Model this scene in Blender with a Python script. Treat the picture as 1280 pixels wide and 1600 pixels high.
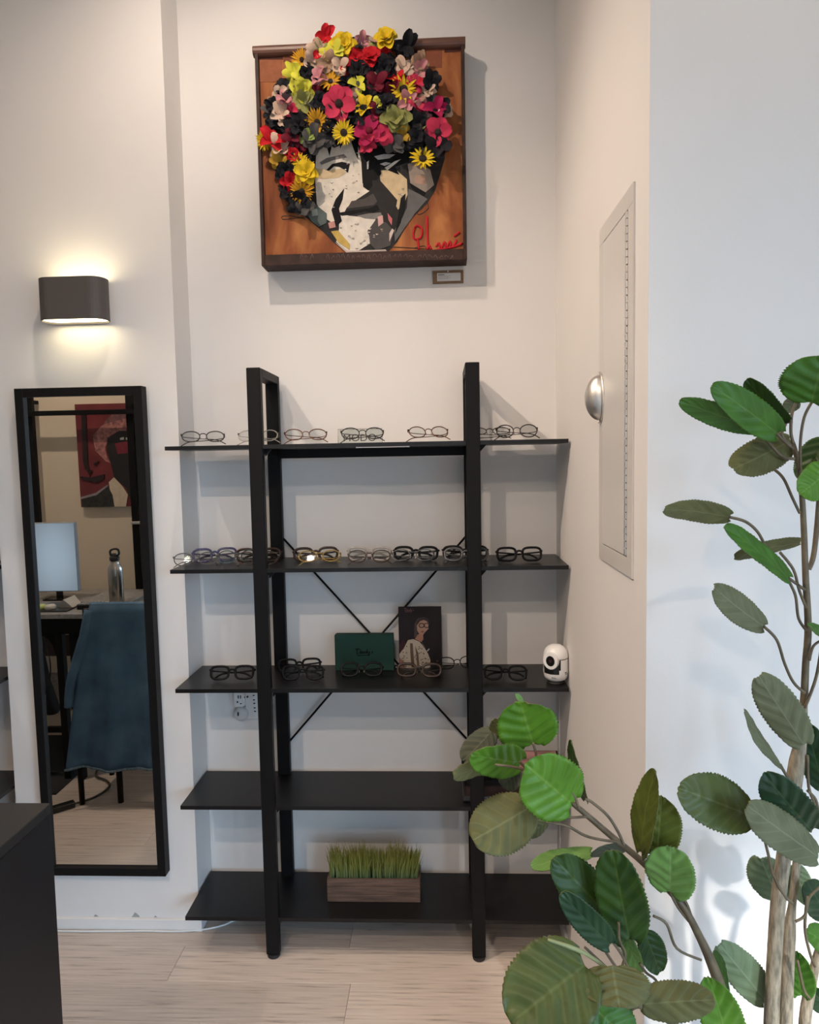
import bpy, bmesh, math, random
from mathutils import Vector, Matrix
random.seed(7)
for o in list(bpy.data.objects): bpy.data.objects.remove(o)
S = bpy.context.scene
C = S.collection
R = math.radians

# ------------------------------------------------------------------ camera
PITCH, YAW, ROLL, EYE, FPX = 0.0751, -0.0468, -0.0184, 1.5625, 1126.4
_f = Vector((math.sin(YAW)*math.cos(PITCH), math.cos(YAW)*math.cos(PITCH), -math.sin(PITCH)))
_r = Vector((math.cos(YAW), -math.sin(YAW), 0)); _u = _r.cross(_f)
RT = math.cos(ROLL)*_r + math.sin(ROLL)*_u
UP = -math.sin(ROLL)*_r + math.cos(ROLL)*_u
cam = bpy.data.cameras.new('camera'); co = bpy.data.objects.new('camera', cam); C.objects.link(co)
cam.sensor_fit = 'VERTICAL'; cam.sensor_height = 24.0; cam.lens = FPX/1600*24.0; cam.clip_start = .02
co.matrix_world = Matrix(((RT.x, UP.x, -_f.x, 0), (RT.y, UP.y, -_f.y, 0), (RT.z, UP.z, -_f.z, EYE), (0, 0, 0, 1)))
S.camera = co
EYEP = Vector((0, 0, EYE))
def at(px, py, ax, val):
    """the point of the plane (axis ax = val) that the photograph shows at a pixel"""
    d = _f + RT*((px-640)/FPX) - UP*((py-800)/FPX)
    return EYEP + d*((val-EYEP[ax])/d[ax])

# ------------------------------------------------------------------ world, sun, exposure
S.view_settings.view_transform = 'Standard'; S.view_settings.look = 'None'
S.view_settings.gamma = 1.0; S.view_settings.use_curve_mapping = False
S.view_settings.exposure = 0.0
W = bpy.data.worlds.new('world'); S.world = W; W.use_nodes = True
# plain overcast-blue sky above the horizon, grey street below it
_n = W.node_tree.nodes; _l = W.node_tree.links
_tc = _n.new('ShaderNodeTexCoord'); _sp = _n.new('ShaderNodeSeparateXYZ'); _rp = _n.new('ShaderNodeValToRGB')
_l.new(_tc.outputs['Generated'], _sp.inputs[0]); _l.new(_sp.outputs[2], _rp.inputs[0]); _l.new(_rp.outputs[0], _n['Background'].inputs[0])
_rp.color_ramp.elements[0].position = .0; _rp.color_ramp.elements[0].color = (.10, .10, .10, 1)
_rp.color_ramp.elements[1].position = .04; _rp.color_ramp.elements[1].color = (.49, .73, 1, 1)
SKY = 15.0
_n['Background'].inputs[1].default_value = SKY
def lamp(name, kind, loc, energy, col, target=None, **kw):
    l = bpy.data.lights.new(name, kind); l.energy = energy; l.color = col
    for k, v in kw.items(): setattr(l, k, v)
    o = bpy.data.objects.new(name, l); C.objects.link(o); o.location = loc
    if target is not None:
        o.rotation_euler = (Vector(target)-Vector(loc)).to_track_quat('-Z', 'Y').to_euler()
    return o
SUN_DIR = Vector((-.25, 1, -.40))
WARM = (1, .81, .66)
FILL_GLOW = .45
SUN_E = 9.0
# (x, y) on the ceiling, watts, target, cone in degrees; some unseen spots added to brighten bays and desk
SPOTS = [((-.60, 1.50), 42, (-.45, 2.4, 1.7), 125), ((.85, .75), 14, (-.1, 2.4, 1.5), 110), ((-1.45, 1.0), 155, (.37, 1.75, 1.3), 66), ((-.35, -.15), 6, (-.25, 2.3, .95), 52), ((-.95, -.85), 112, (-.35, 2.3, .72), 44), ((-.2, -1.6), 75, (-.3, 2.3, .5), 40), ((-2.1, 1.45), 80, (-2.0, .55, 1.2), 125)]
lamp('sun', 'SUN', (3, -8, 4), SUN_E, (1, .97, .93), (3+SUN_DIR.x, -8+SUN_DIR.y, 4+SUN_DIR.z), angle=R(5.0))

# ------------------------------------------------------------------ material helpers
MATS = {}
def mat(name, col, rough=.5, metal=0, noise=0, nscale=20, bump=0, bscale=80, stretch=None, spec=.5, trans=0, alpha=1, emit=None, estr=0, col2=None, coat=0):
    if name in MATS: return MATS[name]
    m = bpy.data.materials.new(name); m.use_nodes = True; MATS[name] = m
    nt = m.node_tree; b = nt.nodes['Principled BSDF']
    b.inputs['Base Color'].default_value = (*col, 1); b.inputs['Roughness'].default_value = rough
    b.inputs['Metallic'].default_value = metal; b.inputs['Specular IOR Level'].default_value = spec
    b.inputs['Transmission Weight'].default_value = trans; b.inputs['Alpha'].default_value = alpha
    b.inputs['Coat Weight'].default_value = coat
    if emit: b.inputs['Emission Color'].default_value = (*emit, 1); b.inputs['Emission Strength'].default_value = estr
    if noise or bump:
        tc = nt.nodes.new('ShaderNodeTexCoord'); mp = nt.nodes.new('ShaderNodeMapping')
        nt.links.new(tc.outputs['Object'], mp.inputs[0])
        if stretch: mp.inputs['Scale'].default_value = stretch
        if noise:
            n = nt.nodes.new('ShaderNodeTexNoise'); n.inputs['Scale'].default_value = nscale; n.inputs['Detail'].default_value = 5
            nt.links.new(mp.outputs[0], n.inputs[0])
            rp = nt.nodes.new('ShaderNodeValToRGB'); rp.color_ramp.elements[0].position = .3; rp.color_ramp.elements[1].position = .7
            c2 = col2 or tuple(min(1, c*(1+noise)) for c in col)
            c1 = col if col2 else tuple(c*(1-noise) for c in col)
            rp.color_ramp.elements[0].color = (*c1, 1); rp.color_ramp.elements[1].color = (*c2, 1)
            nt.links.new(n.outputs[0], rp.inputs[0]); nt.links.new(rp.outputs[0], b.inputs['Base Color'])
        if bump:
            n2 = nt.nodes.new('ShaderNodeTexNoise'); n2.inputs['Scale'].default_value = bscale; n2.inputs['Detail'].default_value = 4
            nt.links.new(mp.outputs[0], n2.inputs[0])
            bp = nt.nodes.new('ShaderNodeBump'); bp.inputs['Strength'].default_value = bump; bp.inputs['Distance'].default_value = .002
            nt.links.new(n2.outputs[0], bp.inputs['Height']); nt.links.new(bp.outputs[0], b.inputs['Normal'])
    return m
paint = mat('wall_paint', (.74, .715, .69), .6, noise=.02, nscale=3, bump=.08, bscale=220)
paint_trim = mat('trim_paint', (.76, .745, .72), .45, noise=.03, nscale=8)
partition_paint = mat('beige_paint', (.66, .57, .44), .6, noise=.03, nscale=3, bump=.08, bscale=200)
ceil_paint = mat('ceiling_paint', (.8, .78, .75), .7, bump=.1, bscale=120)
black_lam = mat('black_laminate', (.0075, .0073, .0078), .36, spec=.32, noise=.25, nscale=6, bump=.03, bscale=400)
black_met = mat('black_powder_coat', (.0070, .0068, .0072), .50, spec=.14, bump=.06, bscale=700)
counter_m = mat('charcoal_laminate', (.0095, .0092, .0105), .45, spec=.25, noise=.15, nscale=4, bump=.04, bscale=500)
counter_top_m = mat('charcoal_laminate_top', (.015, .0145, .015), .36, spec=.4, noise=.15, nscale=4)
rubber = mat('black_rubber', (.012, .012, .013), .6)
white_pl = mat('white_plastic', (.78, .77, .76), .3)
dark_pl = mat('dark_plastic', (.01, .01, .011), .25)
steel = mat('brushed_steel', (.72, .69, .65), .36, metal=1, noise=.12, nscale=6, stretch=(4, 60, 4))
mirror_m = mat('mirror_silver', (.86, .86, .83), .0, metal=1)

# ------------------------------------------------------------------ mesh helpers
OFF = {}
class MB:
    def __init__(s): s.v = []; s.f = []; s.m = []; s.uv = {}
    def add(s, vs, fs, mi=0):
        k = len(s.v); s.v += [Vector(p) for p in vs]
        for f in fs: s.f.append(tuple(i+k for i in f)); s.m.append(mi)
        return s
    def box(s, a, b, mi=0):
        (x0, y0, z0), (x1, y1, z1) = a, b
        return s.add([(x0, y0, z0), (x1, y0, z0), (x1, y1, z0), (x0, y1, z0), (x0, y0, z1), (x1, y0, z1), (x1, y1, z1), (x0, y1, z1)],
                     [(0, 3, 2, 1), (4, 5, 6, 7), (0, 1, 5, 4), (1, 2, 6, 5), (2, 3, 7, 6), (3, 0, 4, 7)], mi)
    def prism(s, poly, y0, y1, mi=0):
        """poly of (x,z) extruded along y"""
        n = len(poly)
        s.add([(x, y0, z) for x, z in poly]+[(x, y1, z) for x, z in poly],
              [tuple(range(n)), tuple(range(2*n-1, n-1, -1))]+[(i, (i+1) % n, n+(i+1) % n, n+i) for i in range(n)], mi)
        return s
    def prismz(s, poly, z0, z1, mi=0):
        n = len(poly)
        return s.add([(x, y, z0) for x, y in poly]+[(x, y, z1) for x, y in poly],
              [tuple(range(n)), tuple(range(2*n-1, n-1, -1))]+[(i, (i+1) % n, n+(i+1) % n, n+i) for i in range(n)], mi)
    def tube(s, path, rad, n=8, closed=False, mi=0, flat=1.0, cap=True):
        P = [Vector(p) for p in path]; N = len(P)
        rs = rad if isinstance(rad, (list, tuple)) else [rad]*N
        rings = []; up = None
        for i in range(N):
            if closed: t = P[(i+1) % N]-P[i-1]
            else: t = P[min(i+1, N-1)]-P[max(i-1, 0)]
            t.normalize()
            if up is None: up = Vector((0, 0, 1)) if abs(t.z) < .9 else Vector((0, 1, 0))
            a = (up-t*up.dot(t))
            if a.length < 1e-5: a = t.orthogonal()
            a.normalize(); up = a; b = t.cross(a)
            rings.append([P[i]+(a*math.cos(2*math.pi*k/n)+b*flat*math.sin(2*math.pi*k/n))*rs[i] for k in range(n)])
        vs = [p for r in rings for p in r]; fs = []
        for i in range(N if closed else N-1):
            j = (i+1) % N
            for k in range(n):
                fs.append((i*n+k, i*n+(k+1) % n, j*n+(k+1) % n, j*n+k))
        if not closed and cap: fs += [tuple(range(n-1, -1, -1)), tuple((N-1)*n+k for k in range(n))]
        return s.add(vs, fs, mi)
    def lathe(s, prof, n=24, c=(0, 0, 0), mi=0, keep=None):
        vs = []; fs = []
        for r, z in prof:
            for k in range(n):
                a = 2*math.pi*k/n; vs.append((c[0]+r*math.cos(a), c[1]+r*math.sin(a), c[2]+z))
        for i in range(len(prof)-1):
            for k in range(n):
                if keep and not keep((2*math.pi*(k+.5)/n), (prof[i][1]+prof[i+1][1])/2): continue
                fs.append((i*n+k, i*n+(k+1) % n, (i+1)*n+(k+1) % n, (i+1)*n+k))
        return s.add(vs, fs, mi)
    def mesh(s, name, mats, off=Vector(), smooth=False, bevel=0, recalc=True, seg=1):
        me = bpy.data.meshes.new(name); me.from_pydata([tuple(p-off) for p in s.v], [], s.f)
        for i, p in enumerate(me.polygons): p.material_index = s.m[i]
        bm = bmesh.new(); bm.from_mesh(me)
        if recalc: bmesh.ops.recalc_face_normals(bm, faces=bm.faces)
        if bevel: bmesh.ops.bevel(bm, geom=list(bm.edges), offset=bevel, segments=seg, affect='EDGES', clamp_overlap=True)
        bm.to_mesh(me); bm.free()
        for mt in (mats if isinstance(mats, (list, tuple)) else [mats]): me.materials.append(mt)
        if smooth: me.polygons.foreach_set('use_smooth', [True]*len(me.polygons))
        return me
    def build(s, name, mats, parent=None, loc=None, **kw):
        off = OFF[parent.name] if parent is not None else Vector(loc or (0, 0, 0))
        o = bpy.data.objects.new(name, s.mesh(name, mats, off, **kw)); C.objects.link(o)
        if parent is not None: o.parent = parent
        else: o.location = off
        OFF[o.name] = off
        return o
def tag(o, label, cat, group=None):
    o['label'] = label; o['category'] = cat
    if group: o['group'] = group
    return o
def thing(name, label, cat, loc, group=None):
    o = bpy.data.objects.new(name, None); C.objects.link(o); o.location = loc; o.empty_display_size = .05
    OFF[o.name] = Vector(loc); return tag(o, label, cat, group)
def struct(o): o['kind'] = 'structure'; return o
def bx(a, b): return MB().box(a, b)
def part(name, a, b, m, parent, bevel=.0012, **kw): return bx(a, b).build(name, m, parent, bevel=bevel, **kw)
def spline(pts, k=5):
    P = [Vector(p) for p in pts]; out = []
    for i in range(len(P)-1):
        p0, p1, p2, p3 = P[max(i-1, 0)], P[i], P[i+1], P[min(i+2, len(P)-1)]
        for j in range(k):
            t = j/k
            out.append(.5*((2*p1)+(p2-p0)*t+(2*p0-5*p1+4*p2-p3)*t*t+(3*p1-p0-3*p2+p3)*t**3))
    out.append(P[-1]); return out
def lerp(a, b, t): return a+(b-a)*t
def copy_tree(o, parent=None):
    c = o.copy(); C.objects.link(c); c.parent = parent
    for ch in list(o.children): copy_tree(ch, c)
    return c

# ================================================================== the room
YB, YL, YR, XR, XP0, XP1, HC = 2.41, 2.268, 1.345, .376, -1.442, -.836, 3.3
struct(bx((XP1, YB, 0), (XR, YB+.12, HC)).build('wall_back', paint))
wl = struct(bx((XP0, YL, 0), (XP1, YB+.12, HC)).build('wall_left', paint))
struct(bx((-3.1, YB, 0), (XP0, YB+.12, HC)).build('wall_alcove', paint))
struct(bx((XR, YR, 0), (2.5, YB+.12, HC)).build('wall_right', paint))
struct(bx((-3.2, -3.2, 0), (-3.1, YB+.12, HC)).build('wall_far_left', paint))
UY0, UY1, UZ0, UZ1 = -2.95, -.45, .05, 2.45          # clear shopfront in the right-hand wall
fr_ = MB()
for a, b in (((-3.2, 0), (UY0, HC)), ((UY1, 0), (YR, HC)), ((UY0, 0), (UY1, UZ0)), ((UY0, UZ1), (UY1, HC))): fr_.box((2.4, a[0], a[1]), (2.5, b[0], b[1]))
struct(fr_.build('wall_far_right', paint))
struct(bx((-3.1, .40, 0), (-1.36, .50, HC)).build('wall_partition', partition_paint))
WX0, WX1, WZ0, WZ1 = 1.52, 2.3, .15, 2.5         # clear window that lets the sun in
VX0, VX1, VZ0, VZ1 = -2.3, 1.2, .35, 2.6         # frosted pane, its glow added to fill the shelf bays
fw = MB()
for a, b in (((-3.1, 0), (VX0, HC)), ((VX0, 0), (VX1, VZ0)), ((VX0, VZ1), (VX1, HC)), ((VX1, 0), (WX0, HC)), ((WX0, 0), (WX1, WZ0)), ((WX0, WZ1), (WX1, HC)), ((WX1, 0), (2.4, HC))):
    fw.box((a[0], -3.1, a[1]), (b[0], -3.0, b[1]))
struct(fw.build('wall_front', paint))
struct(bx((-3.2, -3.2, HC), (2.5, YB+.12, HC+.1)).build('ceiling', ceil_paint))
frost = mat('frosted_fill', (.8, .85, .9), .6, emit=(.92, .96, 1), estr=FILL_GLOW)  # added emission, soft fill light rather than a seen source
def window(n, x0, x1, z0, z1, pane, cols):
    w = struct(bx((x0, -3.06, z0), (x1, -3.05, z1)).build('window_%d' % n, pane))
    fr = MB(); t = .05
    for k in range(cols+1):
        x = lerp(x0, x1-t, k/cols); fr.box((x, -3.085, z0), (x+t, -3.02, z1))
    for z in (z0, z1-t): fr.box((x0, -3.085, z), (x1, -3.02, z+t))
    fr.build('window_frame', black_met, w)
glass_m = bpy.data.materials.new('clear_glass'); glass_m.use_nodes = True
_nt = glass_m.node_tree; _nt.nodes.clear(); _o = _nt.nodes.new('ShaderNodeOutputMaterial'); _mx = _nt.nodes.new('ShaderNodeMixShader')
_t = _nt.nodes.new('ShaderNodeBsdfTransparent'); _g = _nt.nodes.new('ShaderNodeBsdfGlossy'); _g.inputs['Roughness'].default_value = .03; _mx.inputs[0].default_value = .08
_nt.links.new(_t.outputs[0], _mx.inputs[1]); _nt.links.new(_g.outputs[0], _mx.inputs[2]); _nt.links.new(_mx.outputs[0], _o.inputs[0])
window(1, VX0, VX1, VZ0, VZ1, frost, 3)
window(2, WX0, WX1, WZ0, WZ1, glass_m, 1)
w3 = struct(bx((2.44, UY0, UZ0), (2.45, UY1, UZ1)).build('window_3', glass_m))
fr_ = MB()
for k in range(4):
    yy = lerp(UY0, UY1-.05, k/3); fr_.box((2.41, yy, UZ0), (2.49, yy+.05, UZ1))
for zz in (UZ0, UZ1-.05): fr_.box((2.41, UY0, zz), (2.49, UY1, zz+.05))
fr_.build('window_frame', black_met, w3)
for nm, loc, tgt, sx, sy in (('portal', (2.52, (UY0+UY1)/2, (UZ0+UZ1)/2), (0, (UY0+UY1)/2, (UZ0+UZ1)/2), UY1-UY0, UZ1-UZ0), ('portal', ((WX0+WX1)/2, -3.12, (WZ0+WZ1)/2), ((WX0+WX1)/2, 0, (WZ0+WZ1)/2), WX1-WX0, WZ1-WZ0)):
    o = lamp(nm, 'AREA', loc, 1, (1, 1, 1), tgt, shape='RECTANGLE', size=sx, size_y=sy); o.data.cycles.is_portal = True

# floor: a screed slab with one object per plank
floor = struct(bx((-3.1, -3.0, -.12), (2.4, YB, -.006)).build('floor', mat('floor_screed', (.2, .17, .15), .8)))
def plank_mat():
    m = bpy.data.materials.new('greige_oak_plank'); m.use_nodes = True; nt = m.node_tree; b = nt.nodes['Principled BSDF']
    g = nt.nodes.new('ShaderNodeNewGeometry'); oi = nt.nodes.new('ShaderNodeObjectInfo')
    mp = nt.nodes.new('ShaderNodeMapping'); mp.inputs['Scale'].default_value = (3.2, 74, 1)
    va = nt.nodes.new('ShaderNodeVectorMath'); va.operation = 'ADD'
    sc = nt.nodes.new('ShaderNodeVectorMath'); sc.operation = 'SCALE'; sc.inputs[3].default_value = 37
    cx = nt.nodes.new('ShaderNodeCombineXYZ'); nt.links.new(oi.outputs['Random'], cx.inputs[0]); nt.links.new(cx.outputs[0], sc.inputs[0])
    nt.links.new(g.outputs['Position'], va.inputs[0]); nt.links.new(sc.outputs[0], va.inputs[1]); nt.links.new(va.outputs[0], mp.inputs[0])
    n = nt.nodes.new('ShaderNodeTexNoise'); n.inputs['Scale'].default_value = 1.6; n.inputs['Detail'].default_value = 8; n.inputs['Roughness'].default_value = .62
    nt.links.new(mp.outputs[0], n.inputs[0])
    rp = nt.nodes.new('ShaderNodeValToRGB'); e = rp.color_ramp.elements
    e[0].position = .28; e[0].color = (.24, .195, .165, 1); e[1].position = .66; e[1].color = (.66, .57, .50, 1)
    k = e.new(.43); k.color = (.55, .47, .41, 1)
    nt.links.new(n.outputs[0], rp.inputs[0])
    hs = nt.nodes.new('ShaderNodeHueSaturation'); mr = nt.nodes.new('ShaderNodeMapRange')
    mr.inputs[3].default_value = .9; mr.inputs[4].default_value = 1.08; nt.links.new(oi.outputs['Random'], mr.inputs[0])
    nt.links.new(mr.outputs[0], hs.inputs['Value']); nt.links.new(rp.outputs[0], hs.inputs['Color']); nt.links.new(hs.outputs[0], b.inputs['Base Color'])
    b.inputs['Roughness'].default_value = .42
    bp = nt.nodes.new('ShaderNodeBump'); bp.inputs['Strength'].default_value = .12; bp.inputs['Distance'].default_value = .001
    nt.links.new(n.outputs[0], bp.inputs['Height']); nt.links.new(bp.outputs[0], b.inputs['Normal'])
    return m
PM = plank_mat(); PWD, PLN = .155, 1.22
pme = {}
def plank_mesh(l, w):
    key = (round(l, 3), round(w, 3))
    if key not in pme: pme[key] = bx((.0004, .0004, -.008), (l-.0004, w-.0004, 0)).mesh('plank', PM, bevel=.0007)
    return pme[key]
j0 = math.floor((-2.2-2.03)/PWD)
y = 2.03+PWD*j0; row = j0
while y < YB-.001:
    w = min(PWD, YB-y)
    off = {0: -.855, -1: -.297}.get(row, -.855+((row*.437) % 1)*PLN)
    x = off-PLN*math.ceil((off+3.1)/PLN)
    while x < 2.4:
        a, b2 = max(x, -3.1), min(x+PLN, 2.4)
        if b2-a > .05:
            o = bpy.data.objects.new('plank', plank_mesh(b2-a, w)); C.objects.link(o); o.parent = floor; o.location = (a, y, 0)
        x += PLN
    y += PWD; row += 1

bb = MB().box((XP0, YL-.012, 0), (XP1, YL, .040)); bb.box((XP1, YL-.012, 0), (XP1+.012, YB, .040))
struct(bb.build('baseboard_left', paint_trim, bevel=.001))
struct(bx((XP1+.012, YB-.010, 0), (XR-.010, YB, .040)).build('baseboard_back', paint_trim, bevel=.001))
struct(MB().box((XR-.010, YR-.010, 0), (XR, YB-.010, .040)).box((XR, YR-.010, 0), (2.4, YR, .040)).build('baseboard_right', paint_trim, bevel=.001))
chip_m = mat('exposed_plaster', (.33, .34, .31), .8, noise=.2, nscale=60)
for cx, cy, r in ((212, 1431, 6.5), (150, 1433, 5.5), (243, 1433, 3)):
    c = at(cx, cy, 1, YL); k = r*YL/FPX
    pts = [(-1.1, -.5), (-.7, .1), (-.2, .9), (.25, .7), (.8, .2), (1.1, -.5)]
    MB().prism([(c.x+px*k, max(.041, c.z+pz*k)) for px, pz in pts], YL-.0006, YL+.0005).build('paint_chip', chip_m, wl)

# ================================================================== ceiling spots (out of view, some added as fill)
glow = mat('lamp_glow', (1, .9, .75), .5, emit=(1, .82, .62), estr=3)
for k, ((sx, sy), e, tg, cone) in enumerate(SPOTS):
    t = thing('ceiling_spotlight', 'small round white ceiling spotlight '+('above the flower portrait', 'above the leafy tree', 'above the chair with the denim cover', 'above the middle of the floor', 'behind the black counter, added to brighten the shelf bays', 'nearest the frosted pane, added to brighten the lower bays', 'above the desk, added to brighten the mirrored corner')[k], 'ceiling light', (sx, sy, HC), 'ceiling spotlights')
    MB().lathe([(.0, 0), (.055, 0), (.055, -.012), (.042, -.012), (.042, -.004), (0, -.004)], 24, (sx, sy, HC)).build('trim_ring', white_pl, t, smooth=False)
    MB().lathe([(0, -.005), (.04, -.005), (.04, -.007), (0, -.007)], 24, (sx, sy, HC)).build('lamp_lens', glow, t)
    lamp('spot_light', 'SPOT', (sx, sy, HC-.03), e, WARM, tg, spot_size=R(cone), spot_blend=.9, shadow_soft_size=.022)

# ================================================================== bookshelf
D, X0, WID, DEP, TB = 2.134, -.8313, 1.2, .252, .012
ZS = [1.6095, 1.2362, .8658, .4948, .1334]
PL, PR_, PW, PT = -.5762, .0703, .0415, 1.8369
def bookshelf(x0, label):
    dx = x0-X0
    t = thing('bookshelf', label, 'bookshelf', (x0+WID/2, D+DEP/2, 0), 'black open bookshelves along the wall')
    yb = D+DEP
    for px in (PL, PR_):
        a = px+dx
        for y0, y1 in ((D-.002, D+.024), (yb-.026, yb)):
            p = part('post', (a, y0, .012), (a+PW, y1, PT), black_met, t, bevel=.002)
            MB().lathe([(0, 0), (.016, 0), (.0195, .003), (.0195, .012), (0, .012)], 18, (a+PW/2, (y0+y1)/2, 0)).build('foot', rubber, p)
        part('top_rail', (a, D+.024, PT-.026), (a+PW, yb-.026, PT), black_met, t)
    for z in ZS:
        m = MB()
        a0, a1 = PL+dx, PR_+dx
        # board notched round the four posts
        poly = [(x0, D), (a0-.0005, D), (a0-.0005, D+.0245), (a0+PW+.0005, D+.0245), (a0+PW+.0005, D), (a1-.0005, D), (a1-.0005, D+.0245), (a1+PW+.0005, D+.0245), (a1+PW+.0005, D), (x0+WID, D),
                (x0+WID, yb), (a1+PW+.0005, yb), (a1+PW+.0005, yb-.0265), (a1-.0005, yb-.0265), (a1-.0005, yb), (a0+PW+.0005, yb), (a0+PW+.0005, yb-.0265), (a0-.0005, yb-.0265), (a0-.0005, yb), (x0, yb)]
        m.prismz(poly, z-TB, z)
        b = m.build('shelf_board', black_lam, t)
        for a in (a0, a1):     # small steel gussets inside the posts
            for s, xe in ((1, a+PW), ):
                MB().prism([(xe, z-TB), (xe+.020, z-TB), (xe, z-TB-.022)], D+.026, D+.040).build('bracket', black_met, b)
        for a in (a0, a1):
            MB().box((a+.008, D+.0245, z-TB-.016), (a+PW-.008, yb-.0265, z-TB-.0003)).build('side_rail', black_met, b)
    for z in (ZS[0], ZS[4]):
        part('cross_rail', (PL+dx+PW, yb-.045, z-TB-.030), (PR_+dx, yb-.028, z-TB-.0005), black_met, t)
    a, b2 = PL+dx+PW*.9, PR_+dx+PW*.1
    for (xa, za), (xb, zb), yy in (((a, 1.305), (b2, .605), yb-.010), ((b2, 1.300), (a, .600), yb-.003)):
        MB().tube([(xa, yy, za), (xb, yy, zb)], .0036, 6).build('cross_brace', black_met, t, smooth=True)
    return t
bookshelf(X0, 'tall black five-shelf open bookcase of metal posts in the white alcove')
bookshelf(XP0-.006-WID, 'black open bookcase cut by the left edge, beyond the mirror')
# acrylic price rail clipped under the top shelf
tag(MB().box((at(556, 703, 1, 2.13).x, D-.0035, ZS[0]-TB-.0035), (at(640, 703, 1, 2.13).x, D+.030, ZS[0]-TB-.0006)).build('acrylic_strip', mat('clear_strip', (.5, .5, .52), .1, alpha=.55), loc=(-.2, D, ZS[0]-TB-.0035)), 'thin clear acrylic strip under the front of the top shelf', 'strip')

# ================================================================== flower portrait
YF = 2.328
canvas_m = bpy.data.materials.new('rust_painted_board'); canvas_m.use_nodes = True
def rust(m, c1, c2, c3):
    nt = m.node_tree; b = nt.nodes['Principled BSDF']; tc = nt.nodes.new('ShaderNodeTexCoord'); mp = nt.nodes.new('ShaderNodeMapping')
    mp.inputs['Scale'].default_value = (9, 1, 3); nt.links.new(tc.outputs['Object'], mp.inputs[0])
    n = nt.nodes.new('ShaderNodeTexNoise'); n.inputs['Scale'].default_value = 1.5; n.inputs['Detail'].default_value = 6; n.inputs['Distortion'].default_value = .6
    nt.links.new(mp.outputs[0], n.inputs[0]); rp = nt.nodes.new('ShaderNodeValToRGB'); e = rp.color_ramp.elements
    e[0].position = .3; e[0].color = (*c1, 1); e[1].position = .72; e[1].color = (*c3, 1); k = e.new(.5); k.color = (*c2, 1)
    nt.links.new(n.outputs[0], rp.inputs[0]); nt.links.new(rp.outputs[0], b.inputs['Base Color']); b.inputs['Roughness'].default_value = .7; b.inputs['Specular IOR Level'].default_value = .2
rust(canvas_m, (.13, .036, .015), (.27, .085, .030), (.46, .185, .065))
frame_m = mat('dark_brown_wood', (.045, .023, .018), .6, spec=.25, noise=.35, nscale=8, stretch=(4, 4, 4))
art = thing('framed_artwork', 'square collage portrait of smiling face with three-dimensional flower hair on rust board', 'artwork', (-.24, YB, 2.18))
fx0, fx1, fz0, fz1 = -.567, .087, 2.181, 2.852
part('backing_board', (fx0+.004, YF+.014, fz0+.004), (fx1-.004, YF+.03, fz1-.004), canvas_m, art, bevel=0)
MB().box((fx0+.01, YF+.03, fz0+.01), (fx1-.01, YB-.001, fz1-.01)).build('back_frame', frame_m, art)
part('frame_side', (fx0, YF, fz0), (fx0+.011, YB-.006, fz1), frame_m, art)
part('frame_side', (fx1-.011, YF, fz0), (fx1, YB-.006, fz1), frame_m, art)
part('frame_bottom', (fx0+.011, YF, fz0), (fx1-.011, YB-.006, fz0+.034), frame_m, art)
tr = MB(); tr.tube([(fx0-.006, YF+.012, fz1-.012), (fx1+.003, YF+.012, fz1-.012)], .0165, 14); tr.build('frame_top', mat('brown_roll', (.115, .05, .032), .45, noise=.3, nscale=10, stretch=(1, 6, 6)), art, smooth=False)
tr = MB().box((fx0, YF+.01, fz1-.012), (fx1, YB-.006, fz1)); tr.build('frame_top_board', frame_m, art)
# second zoom frame of the picture: 380 + zx/3.368, 200 + zy/3.368
def zp(zx, zy, oy=200, yy=YF+.013): 
    p = at(380+zx/3.368, oy+zy/3.368, 1, yy); return (p.x, p.z)
LAYER = [0]
def piece(name, pts, col, oy=200, th=.0004, rough=.5, noise=.12, label=None):
    LAYER[0] += (0 if name == 'newsprint_fleck' else 1)
    y1 = YF+.0138-LAYER[0]*.00007
    m = mat('paper_%03d%03d%03d' % tuple(int(c*999) for c in col), col, max(rough, .7), noise=noise, nscale=45, spec=.15)
    o = MB().prism([zp(x, y, oy) for x, y in pts], y1-th, YF+.0142).build(name, m, art)
    if label: o['label'] = label
    return o
for pts, c in (([(72, 165), (210, 175), (210, 212), (72, 212)], (.06, .02, .015)), ([(210, 170), (290, 172), (290, 225), (212, 225)], (.17, .055, .03)), ([(955, 140), (1048, 135), (1046, 255), (958, 255)], (.23, .075, .04)),
               ([(885, 140), (955, 138), (955, 180), (885, 182)], (.07, .022, .016)), ([(1060, 130), (1145, 130), (1145, 170), (1060, 175)], (.075, .025, .02)), ([(75, 215), (205, 215), (205, 330), (80, 330)], (.27, .095, .045))):
    piece('painted_patch', pts, c, oy=30)
BLK, DGR, GRY, CRM, BEI = (.009, .009, .010), (.030, .028, .028), (.16, .145, .135), (.72, .65, .55), (.60, .46, .28)
piece('hair_silhouette', [(190, -140), (230, -230), (310, -340), (440, -400), (780, -390), (900, -280), (1000, -130), (1050, 20), (1062, 160), (1010, 330), (965, 400), (880, 480), (810, 600), (760, 655), (550, 660), (480, 605), (420, 545), (330, 470), (240, 390), (205, 320), (178, 240), (150, 150), (160, 0)], DGR)
piece('face_paper', [(385, 130), (430, 90), (520, 60), (600, 70), (622, 180), (628, 290), (665, 332), (600, 375), (545, 420), (530, 450), (500, 470), (470, 500), (425, 470), (388, 400), (378, 250)], CRM)
piece('chin_paper', [(505, 452), (560, 462), (640, 470), (705, 455), (690, 500), (655, 540), (665, 610), (600, 650), (545, 648), (490, 600), (505, 530)], (.70, .64, .56))
piece('cheek_paper', [(715, 225), (800, 215), (862, 270), (866, 350), (845, 400), (815, 430), (775, 350), (725, 290)], BEI)
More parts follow.
